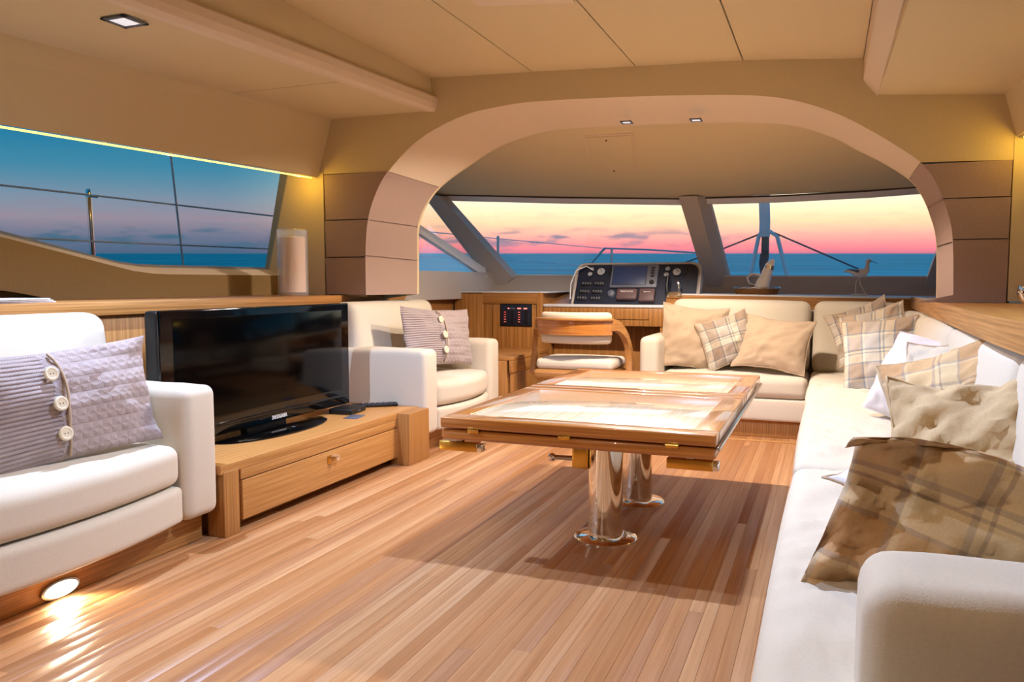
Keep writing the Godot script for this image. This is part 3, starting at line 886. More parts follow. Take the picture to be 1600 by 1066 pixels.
	part("lower_wall", slab(Vector3(1.40, 0.0, -5.56), Vector3(1.40, 0.0, -7.65), Vector3(1.40, 2.2, -7.65), Vector3(1.40, 2.3, -5.56), Vector3(0.08, 0, 0)), M.taupe, wh)
	# shelf behind the cross sofa
	var bs := setting("trim_5", "wood shelf with a white top running under the windscreen behind the cross sofa")
	part("shelf_top", slab(Vector3(-1.30, 1.058, -6.98), Vector3(0.66, 1.034, -6.98), Vector3(1.4, 1.034, -7.66), Vector3(-1.30, 1.058, -7.66), Vector3(0, -0.012, 0)), M.trim_white, bs)
	part("shelf_face", slab(Vector3(-1.30, 1.046, -6.97), Vector3(0.66, 1.022, -6.97), Vector3(0.66, 0.84, -6.97), Vector3(-1.30, 0.84, -6.97), Vector3(0, 0, -0.04)), M.teak_x, bs)
	part("shelf_front", slab(Vector3(-1.30, 0.84, -6.98), Vector3(0.7, 0.84, -6.98), Vector3(0.7, 0.0, -6.98), Vector3(-1.30, 0.0, -6.98), Vector3(0, 0, -0.04)), M.teak_y, bs)

# ------------------------------------------------------------------ port side furniture
func armchair(z0: float, z1: float, x_front: float, label: String) -> void:
	var zc := (z0 + z1) / 2
	var wz2 := absf(z1 - z0)
	var t := thing("armchair", label, "armchair", Vector3(-2.9, 0, zc), 0.0, "cream armchairs built in along the port side")
	var fx := x_front + 2.9
	var arm_w := 0.20
	# wooden plinth set back below
	part("plinth", rbox(Vector3(0.66, 0.13, wz2 - 0.04), 0.004, 1, 1), M.teak_z, t, Vector3(fx - 0.42, 0.065, 0))
	for s in [-1, 1]:
		part("arm", cushion(Vector3(0.76, 0.575, arm_w), 0.045, Vector3(0.004, 0.004, 0.006), 6, 0.004, 3), M.cream, t, Vector3(fx - 0.38, 0.13 + 0.2875, s * (wz2 / 2 - arm_w / 2)))
	var inner := wz2 - 2 * arm_w - 0.008
	var bow := func(p: Vector3) -> Vector3:
		var q := p.z / (inner / 2)
		var f := clampf(p.x / 0.35, 0, 1)
		return p + Vector3(f * 0.085 * (1 - q * q), 0, 0)
	part("seat_base", rbox(Vector3(0.70, 0.155, inner), 0.025, 10, 3, bow), M.cream, t, Vector3(fx - 0.36, 0.135 + 0.08, 0))
	part("seat_cushion", rbox(Vector3(0.66, 0.17, inner), 0.05, 10, 4, func(p: Vector3) -> Vector3:
		var q := p / Vector3(0.33, 0.085, inner / 2)
		var c := (1 - q.x * q.x) * (1 - q.z * q.z)
		var o: Vector3 = bow.call(p)
		o.y += 0.022 * clampf(c, 0, 1) * signf(q.y) * absf(q.y)
		o.y += 0.006 * sin(p.z * 34.0) * clampf((q.x - 0.55) * 3.0, 0, 1) * clampf(q.y, 0, 1) * 0.4
		return o), M.cream, t, Vector3(fx - 0.345, 0.385, 0))
	part("backrest", rbox(Vector3(0.20, 0.60, wz2 - 0.10), 0.07, 10, 4, func(p: Vector3) -> Vector3:
		var q := p / Vector3(0.10, 0.30, (wz2 - 0.10) / 2)
		var o := p + Vector3(0.03 * (1 - q.y * q.y) * (1 - q.z * q.z) * q.x, 0, 0)
		o.x -= p.y * 0.12
		return o), M.cream, t, Vector3(fx - 0.635, 0.715, 0))
	part("back_board", rbox(Vector3(0.06, 0.80, wz2 - 0.03), 0.01, 1, 2), M.cream, t, Vector3(fx - 0.735, 0.50, 0))

func knit_pillow(at: Vector3, turn: Vector3, w: float, h: float, label: String, sd: int, flip: float) -> void:
	var t := thing("knitted_cushion", label, "cushion", at, 0.0, "grey knitted cushions")
	t.rotation = turn
	part("cover", pillow_mesh(w, h, 0.17, sd, 0.07, 0.014, 0.02), M.knit, t)
	var bx := w * (-0.08 + 0.02 * flip)
	var pts := PackedVector3Array()
	for k in 15:
		var v := 1.9 * k / 14.0 - 0.95
		pts.append(Vector3(bx + 0.035 + 0.012 * sin(v * 3.0), h / 2 * v * 0.93, 0.085 * pow(maxf(0.0, 1 - v * v), 0.62) + 0.010))
	part("placket_edge", tube(pts, 0.006, 6), M.linen, t)
	for k in 3:
		var v: float = [-0.5, 0.0, 0.52][k]
		var b := part("button", lathe([Vector2(0, 0.008), Vector2(0.016, 0.008), Vector2(0.023, 0.011), Vector2(0.027, 0.007), Vector2(0.027, 0.0), Vector2(0, -0.002)], 20), M.button, t, Vector3(bx, h / 2 * v, 0.085 * pow(1 - v * v, 0.62) + 0.012), Vector3(PI / 2, 0, 0))
		for e in [-1, 1]:
			part("button_hole", lathe([Vector2(0, 0.0095), Vector2(0.0022, 0.009), Vector2(0.0022, 0.006)], 6), M.groove, b, Vector3(e * 0.006, 0, 0))

func port_side() -> void:
	armchair(-1.15, -2.795, -2.50, "near cream armchair at the left edge, beside the television")
	armchair(-4.665, -5.96, -2.45, "far cream armchair between the television stand and the helm")
	knit_pillow(Vector3(-2.68, 0.690, -2.165), Vector3(-0.24, PI / 2 - 0.10, 0.05), 0.82, 0.44, "large grey cable-knit cushion with three buttons on the near armchair", 4, 0.0)
	knit_pillow(Vector3(-2.68, 0.748, -5.32), Vector3(-0.24, PI / 2 - 0.14, -0.06), 0.86, 0.44, "small grey-brown knitted cushion with buttons on the far armchair", 9, 1.0)

	# television stand
	var t := thing("television_stand", "low oak television stand with one wide drawer", "cabinet", Vector3(-2.5, 0, -3.73))
	part("top", rbox(Vector3(0.82, 0.045, 1.86), 0.004, 1, 2), M.oak_z, t, Vector3(-0.41, 0.3115, 0))
	part("top_rail", rbox(Vector3(0.03, 0.05, 1.48), 0.003, 1, 1), M.oak_z, t, Vector3(-0.017, 0.265, 0.055))
	part("post", rbox(Vector3(0.14, 0.33, 0.27), 0.004, 1, 2), M.teak_y, t, Vector3(0.015, 0.165, -0.785))
	part("post", rbox(Vector3(0.10, 0.30, 0.10), 0.004, 1, 2), M.teak_y, t, Vector3(-0.045, 0.15, 0.865))
	part("carcass", rbox(Vector3(0.72, 0.20, 1.6), 0.003, 1, 1), M.teak_z, t, Vector3(-0.42, 0.185, 0.02))
	part("plinth", rbox(Vector3(0.66, 0.085, 1.7), 0.003, 1, 1), M.teak_z, t, Vector3(-0.42, 0.0425, 0.02))
	var d := part("drawer", rbox(Vector3(0.028, 0.185, 1.455), 0.003, 1, 2), M.oak_z, t, Vector3(-0.012, 0.143, 0.063))
	part("latch_plate", rbox(Vector3(0.006, 0.045, 0.03), 0.002, 1, 2), M.brass, d, Vector3(0.016, 0.047, 0.035))
	part("latch_knob", lathe([Vector2(0, 0), Vector2(0.014, 0), Vector2(0.014, 0.02), Vector2(0.018, 0.022), Vector2(0.018, 0.032), Vector2(0, 0.034)], 18), M.chrome, d, Vector3(0.016, 0.053, -0.005), Vector3(0, 0, -PI / 2))
	# television
	var tv := thing("television", "black flat television on an oval foot, on the low oak stand", "television", Vector3(-2.86, 0.334, -3.60))
	part("housing", rbox(Vector3(0.085, 0.64, 1.56), 0.018, 1, 3), M.black, tv, Vector3(-0.045, 0.365, 0))
	part("bezel", rbox(Vector3(0.018, 0.645, 1.565), 0.008, 1, 3), M.black_gloss, tv, Vector3(0.002, 0.365, 0))
	part("screen", rbox(Vector3(0.004, 0.50, 1.40), 0.001, 1, 1), M.screen, tv, Vector3(0.0105, 0.395, 0))
	part("lower_bar", rbox(Vector3(0.014, 0.02, 1.5), 0.005, 1, 2), M.black_gloss, tv, Vector3(0.008, 0.098, 0))
	part("neck", rbox(Vector3(0.05, 0.08, 0.34), 0.01, 1, 2), M.black, tv, Vector3(-0.04, 0.045, 0))
	part("foot", lathe([Vector2(0, 0.020), Vector2(0.30, 0.016), Vector2(0.43, 0.010), Vector2(0.45, 0.004), Vector2(0.45, 0.0), Vector2(0, 0)], 48, 0.42), M.black_gloss, tv, Vector3(0.0, 0, -0.02), Vector3(0, PI / 2, 0))
	var lg := TextMesh.new()
	lg.text = "INSIGNIA"
	lg.font_size = 32
	lg.pixel_size = 0.0009
	lg.depth = 0.002
	var fnt := SystemFont.new()
	fnt.font_names = PackedStringArray(["Droid Sans"])
	fnt.font_weight = 700
	lg.font = fnt
	part("maker_lettering", lg, M.white, tv, Vector3(0.012, 0.068, -0.07), Vector3(0, PI / 2, 0))
	part("power_mark", lathe([Vector2(0, 0.001), Vector2(0.010, 0.001), Vector2(0.010, 0)], 12), M.slate, tv, Vector3(0.12, 0.0185, -0.05))
	# little things on the stand
	var bx := thing("set_top_box", "small black box on the television stand, beside the television foot", "box", Vector3(-2.80, 0.334, -4.28), 0.1)
	part("case", rbox(Vector3(0.16, 0.035, 0.20), 0.008, 1, 2), M.black, bx, Vector3(0, 0.0175, 0))
	part("front_light", rbox(Vector3(0.002, 0.006, 0.03), 0.0005, 1, 1), M.slate, bx, Vector3(0.081, 0.018, 0))
	var rc := thing("remote_control", "long black remote control lying at the end of the television stand", "remote control", Vector3(-2.76, 0.334, -4.54), -0.9)
	part("case", rbox(Vector3(0.06, 0.024, 0.30), 0.008, 1, 3), M.black, rc, Vector3(0, 0.012, 0))
	for i in 6:
		for j in 3:
			part("key", rbox(Vector3(0.011, 0.004, 0.013), 0.0015, 1, 1), M.slate, rc, Vector3(-0.016 + j * 0.016, 0.0255, -0.10 + i * 0.035))
	var cd := thing("key_card", "thin grey card lying on the stand before the black box", "card", Vector3(-2.66, 0.334, -4.14), 0.2)
	part("card", rbox(Vector3(0.09, 0.003, 0.14), 0.001, 1, 1), M.slate, cd, Vector3(0, 0.0015, 0))
	# candle in its glass
	var cn := thing("candle", "thick pale candle inside a tall clear glass cylinder on the shelf", "candle", Vector3(-3.47, 1.06, -4.65))
	var g := CylinderMesh.new()
	part("glass_cylinder", lathe([Vector2(0, 0.0), Vector2(0.098, 0.0), Vector2(0.104, 0.006), Vector2(0.104, 0.455), Vector2(0.100, 0.458), Vector2(0.0965, 0.455), Vector2(0.0965, 0.022), Vector2(0, 0.022)], 48), M.candle_glass, cn)
	part("wax", lathe([Vector2(0, 0.405), Vector2(0.03, 0.402), Vector2(0.080, 0.408), Vector2(0.086, 0.400), Vector2(0.086, 0.026), Vector2(0.08, 0.024), Vector2(0, 0.024)], 40), M.wax, cn)
	part("wick", tube(PackedVector3Array([Vector3(0, 0.40, 0), Vector3(0.003, 0.425, 0)]), 0.002, 6), M.black, cn)
	# papers
	var pp := thing("magazine", "pale folded magazine lying on the shelf at the left edge", "magazine", Vector3(-3.42, 1.06, -2.42))
	for i in 3:
		part("sheet", rbox(Vector3(0.22, 0.006, 0.50 - 0.02 * i), 0.002, 1, 1), M.paper, pp, Vector3(0.01 * i, 0.003 + 0.007 * i, 0.01 * i), Vector3(0, 0.03 * i, 0))
	# courtesy light in the plinth
	var sl := thing("step_light", "glowing oval courtesy light low in the plinth of the near armchair", "floor light", Vector3(-2.583, 0.034, -2.05))
	part("rim", lathe([Vector2(0, 0), Vector2(0.033, 0), Vector2(0.033, 0.006), Vector2(0.028, 0.008), Vector2(0, 0.004)], 28, 2.4), M.steel, sl, Vector3.ZERO, Vector3(0, 0, -PI / 2))
	part("lamp_lens", lathe([Vector2(0, 0.016), Vector2(0.02, 0.015), Vector2(0.027, 0.009), Vector2(0.027, 0.0)], 28, 2.5), M.step_lit, sl, Vector3(0.001, 0, 0), Vector3(0, 0, -PI / 2))
	var l := SpotLight3D.new()
	l.name = "beam"
	l.light_color = Color(1.0, 0.95, 0.82)
	l.light_energy = 0.22
	l.light_size = 0.03
	l.spot_angle = 75
	l.spot_angle_attenuation = 0.6
	l.spot_range = 8.0
	l.spot_attenuation = 2.0
	l.shadow_enabled = true
	sl.add_child(l)
	l.position = Vector3(0.03, 0.01, 0)
	l.look_at_from_position(l.global_position, l.global_position + Vector3(1, -0.35, 0.25), Vector3.UP)

# ------------------------------------------------------------------ table
func table() -> void:
	var t := thing("folding_table", "varnished folding saloon table with pale panels on two chrome pedestals", "table", Vector3(-0.9, 0, -3.88))
	var hw := 0.548
	var leaf := func(za: float, zb: float) -> void:
		var zc := (za + zb) / 2
		var ln := absf(zb - za)
		var l := part("leaf", rbox(Vector3(2 * hw - 0.18, 0.030, ln - 0.18), 0.003, 1, 1), M.bamboo, t, Vector3(0, 0.5895, zc))
		for s in [-1, 1]:
			part("frame_rail", rbox(Vector3(2 * hw, 0.045, 0.095), 0.008, 1, 3), M.varnish_x, l, Vector3(0, -0.0025, s * (ln / 2 - 0.0475)))
			part("frame_rail", rbox(Vector3(0.095, 0.0445, ln - 0.18), 0.008, 1, 3), M.varnish_z, l, Vector3(s * (hw - 0.0475), -0.0025, 0))
	leaf.call(0.998, -0.048)
	leaf.call(-0.052, -0.990)
	for k in 2:
		part("folded_leaf", rbox(Vector3(2 * hw - 0.004, 0.042, [1.04, 0.93][k]), 0.012, 1, 3), M.varnish_x, t, Vector3(0, 0.538, [0.474, -0.52][k]))
	for i in 3:
		var h := part("hinge", rbox(Vector3(0.045, 0.022, 0.004), 0.001, 1, 1), M.brass, t, Vector3([-0.40, -0.02, 0.39][i], 0.561, 0.998))
		part("hinge_pin", tube(PackedVector3Array([Vector3(-0.024, 0, 0.003), Vector3(0.024, 0, 0.003)]), 0.0035, 8), M.brass, h)
	# metal edge along the starboard side
	part("edge_bar", rbox(Vector3(0.016, 0.016, 1.97), 0.006, 1, 2), M.steel, t, Vector3(hw + 0.006, 0.559, 0.005))
	# slide bars below
	for s in [[-0.49, 0.93], [0.445, 0.92]]:
		var b := part("slide_bar", rbox(Vector3(0.17, 0.038, 0.05), 0.004, 1, 2), M.brass, t, Vector3(s[0], 0.482, s[1]))
		part("end_cap", rbox(Vector3(0.030, 0.034, 0.046), 0.006, 1, 2), M.chrome, b, Vector3(0.092, 0, 0))
		part("bar_stud", rbox(Vector3(0.03, 0.022, 0.03), 0.003, 1, 1), M.steel, b, Vector3(0, 0.027, 0))
	for k in 2:
		var z: float = [0.44, -0.20][k]
		var p := part("pedestal", lathe([Vector2(0, 0.517), Vector2(0.078, 0.517), Vector2(0.078, 0.02), Vector2(0.0, 0.02)], 48), M.chrome, t, Vector3(0.0, 0, z))
		part("base_flange", lathe([Vector2(0.078, 0.022), Vector2(0.135, 0.019), Vector2(0.142, 0.012), Vector2(0.142, 0.0), Vector2(0, 0.0)], 48), M.chrome, p)
	var bl := part("clamp_block", rbox(Vector3(0.075, 0.115, 0.075), 0.006, 1, 2), M.brass, t, Vector3(-0.112, 0.375, 0.44))
	part("clamp_handle", tube(PackedVector3Array([Vector3(-0.03, -0.02, 0), Vector3(-0.13, -0.02, 0.01)]), 0.011, 10), M.steel, bl)
	part("clamp_knob", lathe([Vector2(0, -0.02), Vector2(0.014, -0.014), Vector2(0.018, 0.0), Vector2(0.014, 0.014), Vector2(0, 0.02)], 14), M.chrome, bl, Vector3(-0.14, -0.02, 0.011))

# ------------------------------------------------------------------ sofa and its cushions
func sofa() -> void:
	var t := thing("corner_sofa", "long cream L-shaped corner sofa along the right side and below the windscreen", "sofa", Vector3(0, 0, -4.0))
	var Z := 4.0
	# plinths
	part("plinth", rbox(Vector3(1.5, 0.13, 0.6), 0.004, 1, 1), M.teak_y, t, Vector3(-0.56, 0.065, -6.48 + Z))
	part("plinth", rbox(Vector3(0.5, 0.13, 5.9), 0.004, 1, 1), M.teak_y, t, Vector3(0.22, 0.065, -3.7 + Z))
	part("seat_base", cushion(Vector3(1.24, 0.165, 0.70), 0.02, Vector3(0, 0, 0.004), 4), M.sofa, t, Vector3(-0.60, 0.2125, -6.48 + Z))
	part("seat_base", cushion(Vector3(0.60, 0.165, 5.85), 0.02, Vector3(0.006, 0, 0), 4), M.sofa, t, Vector3(0.215, 0.2125, -3.65 + Z))
	# cross sofa
	part("seat_cushion", cushion(Vector3(1.08, 0.165, 0.66), 0.05, Vector3(0, 0.018, 0.012), 10, 0.006, 2), M.sofa, t, Vector3(-0.655, 0.378, -6.455 + Z))
	part("seat_cushion", cushion(Vector3(0.66, 0.165, 0.66), 0.05, Vector3(0, 0.012, 0.008), 10, 0.006, 3), M.sofa, t, Vector3(0.22, 0.376, -6.455 + Z))
	part("backrest", cushion(Vector3(1.08, 0.57, 0.20), 0.07, Vector3(0, 0.005, 0.025), 10, 0.0, 4), M.sofa, t, Vector3(-0.655, 0.725, -6.72 + Z), Vector3(-0.10, 0, -0.012))
	part("backrest", cushion(Vector3(0.62, 0.57, 0.20), 0.07, Vector3(0, 0.005, 0.025), 10, 0.0, 5), M.sofa, t, Vector3(0.215, 0.715, -6.72 + Z), Vector3(-0.10, 0, -0.012))
	part("back_board", rbox(Vector3(1.9, 0.60, 0.08), 0.02, 1, 2), M.sofa, t, Vector3(-0.30, 0.63, -6.90 + Z))
	part("arm", cushion(Vector3(0.15, 0.60, 0.66), 0.045, Vector3(0.004, 0.004, 0.004), 6), M.sofa, t, Vector3(-1.275, 0.43, -6.46 + Z))
	# long side: seats, then backs
	var seams := [-6.11, -5.06, -3.18, -1.02]
	for i in 3:
		var ln: float = seams[i + 1] - seams[i] - 0.008
		part("seat_cushion", cushion(Vector3(0.62, 0.165, ln), 0.05, Vector3(0.012, 0.018, 0.002), 60, 0.012, 11 + i), M.sofa, t, Vector3(0.205, 0.379, (seams[i] + seams[i + 1]) / 2 + Z))
	var backs := [-6.55, -5.36, -4.14, -2.71, -1.32]
	for i in 4:
		var ln: float = backs[i + 1] - backs[i] - 0.006
		part("backrest", cushion(Vector3(0.15, 0.52, ln), 0.05, Vector3(0.02, 0.008, 0.002), 10, 0.0, 21 + i), M.sofa, t, Vector3(0.565, 0.685, (backs[i] + backs[i + 1]) / 2 + Z), Vector3(0, 0, -0.13))
	# near arm
	part("arm", cushion(Vector3(0.52, 0.57, 0.26), 0.055, Vector3(0.004, 0.006, 0.006), 8, 0.004, 8), M.sofa, t, Vector3(0.325, 0.395, -1.44 + Z))

func scatter(called: String, label: String, m: Material, edge: Material, at: Vector3, turn: Vector3, w: float, h: float, th: float, sd: int, pinch := 0.10, crease := 0.014, flop := 0.02, fold := 0.0) -> Node3D:
	var t := thing(called, label, "cushion", at, 0.0, "scatter cushions on the corner sofa")
	t.rotation = turn
	part("cover", pillow_mesh(w, h, th, sd, pinch, crease, flop, fold), m, t)
	if fold == 0.0:
		part("piping", pillow_edge(w, h, sd, pinch, crease, flop, 0.005), edge, t)
	return t

func cushions() -> void:
	scatter("linen_cushion", "plain beige cushion leaning in the left corner of the cross sofa", M.linen, M.linen, Vector3(-0.99, 0.715, -6.44), Vector3(-0.28, 0.12, -0.10), 0.52, 0.52, 0.17, 41, 0.10, 0.016, 0.03)
	scatter("plaid_cushion", "tilted grey and cream plaid cushion between two plain beige ones", M.plaid_a, M.linen, Vector3(-0.71, 0.705, -6.36), Vector3(-0.35, 0.05, 0.34), 0.40, 0.40, 0.15, 42, 0.09)
	scatter("linen_cushion", "plain beige cushion slumped against the middle of the cross sofa", M.linen, M.linen, Vector3(-0.37, 0.690, -6.32), Vector3(-0.55, -0.1, -0.12), 0.54, 0.44, 0.17, 43, 0.08)
	scatter("plaid_cushion", "brown plaid cushion at the back of the sofa corner, mostly hidden", M.plaid_a, M.linen, Vector3(0.24, 0.80, -6.25), Vector3(-0.30, -0.35, 0.40), 0.44, 0.40, 0.13, 44)
	scatter("plaid_cushion", "middle one of the three plaid cushions in the sofa corner", M.plaid_b, M.linen, Vector3(0.31, 0.765, -5.92), Vector3(-0.28, -0.35, 0.28), 0.44, 0.44, 0.13, 45)
	scatter("plaid_cushion", "large front plaid cushion with blue-grey stripes in the sofa corner", M.plaid_b, M.linen, Vector3(0.325, 0.700, -5.52), Vector3(-0.26, -0.28, 0.13), 0.46, 0.46, 0.18, 46, 0.06, 0.012, 0.01)
	var q := scatter("quilted_cushion", "white quilted cushion with embroidered sprigs on the long sofa", M.white_cloth, M.white_cloth, Vector3(0.405, 0.680, -4.30), Vector3(-0.40, -0.80, -0.16), 0.42, 0.42, 0.22, 47, 0.01, 0.010, 0.0)
	rng.seed = 8
	for i in 26:
		var a := rng.randf() * TAU
		var rr := sqrt(rng.randf()) * 0.06
		var u := (cos(a) * rr) / 0.20 - 0.1
		var v := (sin(a) * rr * 0.7) / 0.21 + 0.30
		part("embroidery", lathe([Vector2(0, 0.002), Vector2(0.004, 0.001), Vector2(0.004, -0.003)], 6), M.linen, q, Vector3(0.20 * u, 0.21 * v, 0.09 * pow((1 - u * u) * (1 - v * v), 0.62) + 0.004), Vector3(PI / 2, 0, 0))
	scatter("linen_cushion", "narrow strip of a pale cushion showing behind the white quilted one", M.sofa, M.linen, Vector3(0.455, 0.70, -4.02), Vector3(-0.30, -0.95, 0.1), 0.38, 0.38, 0.10, 48)
	scatter("plaid_cushion", "tan plaid cushion with a pointed corner leaning on the long sofa back", M.plaid_c, M.khaki, Vector3(0.425, 0.725, -3.28), Vector3(-0.50, -0.60, 0.42), 0.48, 0.42, 0.16, 49, 0.10, 0.016, 0.03)
	scatter("linen_cushion", "khaki cushion with a raised seam lying behind the foreground cushion", M.khaki, M.khaki, Vector3(0.425, 0.690, -2.60), Vector3(-0.75, -0.30, 0.15), 0.50, 0.42, 0.18, 50, 0.06, 0.03, 0.04)
	scatter("plaid_cushion", "large crumpled tan plaid cushion in the right foreground by the sofa arm", M.plaid_c, M.khaki, Vector3(0.325, 0.640, -1.95), Vector3(-0.22, -0.10, -0.30), 0.58, 0.58, 0.28, 51, 0.04, 0.05, 0.02, 0.6)
	scatter("linen_cushion", "pale cushion corner poking out under the foreground cushion", M.white_cloth, M.linen, Vector3(0.28, 0.53, -2.68), Vector3(-1.2, 0.2, 0.75), 0.40, 0.40, 0.10, 52)

# ------------------------------------------------------------------ helm
func helm() -> void:
	# port locker with the breaker panel
	var c := thing("helm_locker", "teak locker with a breaker panel beside the helm chair", "cabinet", Vector3(-2.71, 0, -6.9))
	part("body", rbox(Vector3(0.60, 1.06, 0.74), 0.004, 1, 1), M.teak_y, c, Vector3(0, 0.53, -0.37))
	part("side_panel", rbox(Vector3(0.29, 1.05, 0.04), 0.003, 1, 1), M.teak_y, c, Vector3(-0.44, 0.525, -0.01))
	part("top", rbox(Vector3(1.1, 0.012, 0.76), 0.003, 1, 1), M.trim_white, c, Vector3(-0.2, 1.062, -0.37))
	part("face_frame", rbox(Vector3(0.60, 0.10, 0.012), 0.002, 1, 1), M.teak_x, c, Vector3(0, 1.005, 0.004))
	part("door_panel", rbox(Vector3(0.43, 0.40, 0.014), 0.003, 1, 2), M.teak_y, c, Vector3(0.02, 0.745, 0.006))
	part("corner_post", rbox(Vector3(0.055, 0.52, 0.016), 0.003, 1, 2), M.teak_y, c, Vector3(0.272, 0.80, 0.006))
	for y in [0.57, 0.925]:
		part("door_screw", lathe([Vector2(0, 0.003), Vector2(0.006, 0.002), Vector2(0.006, 0)], 8), M.groove, c, Vector3(0.218, y, 0.013), Vector3(PI / 2, 0, 0))
	var bp := thing("breaker_panel", "black switch panel with glowing red labels on the teak locker", "switch panel", Vector3(-2.668, 0.852, -6.887))
	part("frame", rbox(Vector3(0.315, 0.21, 0.012), 0.006, 1, 3), M.black, bp, Vector3(0, 0, 0.004))
	part("face_plate", rbox(Vector3(0.29, 0.185, 0.006), 0.004, 1, 2), M.navy, bp, Vector3(0, 0, 0.010))
	for i in 4:
		part("header_light" if i != 1 else "header_plate", rbox(Vector3([0.014, 0.05, 0.036, 0.034][i], 0.011, 0.004), 0.001, 1, 1), M.red_led if i != 1 else M.slate, bp, Vector3([-0.07, -0.03, 0.035, 0.095][i], 0.062, 0.014))
		for j in 6:
			part("breaker", rbox(Vector3(0.036, 0.011, 0.010), 0.001, 1, 1), M.black, bp, Vector3(-0.105 + i * 0.07, 0.036 - j * 0.022, 0.015))
			if i in [0, 2] and j < 5:
				part("label_light", rbox(Vector3(0.018, 0.0045, 0.003), 0.0008, 1, 1), M.red_led, bp, Vector3(-0.105 + i * 0.07, 0.027 - j * 0.022, 0.016))
	# low locker with slatted front, running aft
	var b := thing("slatted_locker", "low teak locker with a slatted vent between far armchair and helm", "cabinet", Vector3(-2.68, 0, -6.44))
	part("body", rbox(Vector3(0.61, 0.50, 0.90), 0.003, 1, 1), M.teak_y, b, Vector3(-0.03, 0.27, 0))
	part("vent_backing", rbox(Vector3(0.006, 0.37, 0.86), 0.002, 1, 1), M.teak_y, b, Vector3(0.279, 0.24, 0))
	part("top", rbox(Vector3(0.66, 0.03, 0.90), 0.005, 1, 2), M.teak_z, b, Vector3(0, 0.535, 0))
	part("front_rail", rbox(Vector3(0.03, 0.10, 0.90), 0.003, 1, 1), M.teak_z, b, Vector3(0.312, 0.47, 0))
	part("toe_rail", rbox(Vector3(0.03, 0.06, 0.90), 0.003, 1, 1), M.teak_z, b, Vector3(0.312, 0.03, 0))
	var sm := rbox(Vector3(0.02, 0.37, 0.016), 0.003, 1, 1)
	for i in 27:
		part("slat", sm, M.teak_y, b, Vector3(0.312, 0.24, -0.43 + i * 0.0331))
	# counter with drawer
	var k := thing("helm_counter", "teak helm counter with a drawer under the instrument console", "counter", Vector3(-1.855, 0, -6.9))
	part("worktop", rbox(Vector3(1.10, 0.024, 0.72), 0.004, 1, 2), M.trim_white, k, Vector3(0, 0.945, -0.35))
	part("apron", rbox(Vector3(1.10, 0.165, 0.04), 0.004, 1, 1), M.teak_y, k, Vector3(0, 0.852, -0.02))
	part("drawer", rbox(Vector3(0.80, 0.095, 0.012), 0.003, 1, 2), M.teak_y, k, Vector3(0.02, 0.878, 0.004))
	part("drawer_slot", rbox(Vector3(0.115, 0.038, 0.006), 0.002, 1, 1), M.black, k, Vector3(-0.0, 0.868, 0.009))
	part("side_wedge", slab(Vector3(-0.55, 0.957, -0.05), Vector3(-0.30, 0.957, -0.25), Vector3(-0.30, 1.055, -0.70), Vector3(-0.55, 1.055, -0.70), Vector3(0, -0.01, 0)), M.teak_x, k)
	part("knee_panel", rbox(Vector3(1.10, 0.78, 0.03), 0.003, 1, 1), M.teak_y, k, Vector3(0, 0.39, -0.30))
	part("end_panel", rbox(Vector3(0.04, 0.93, 0.66), 0.003, 1, 1), M.teak_y, k, Vector3(0.535, 0.465, -0.34))
	console()
	helm_chair()

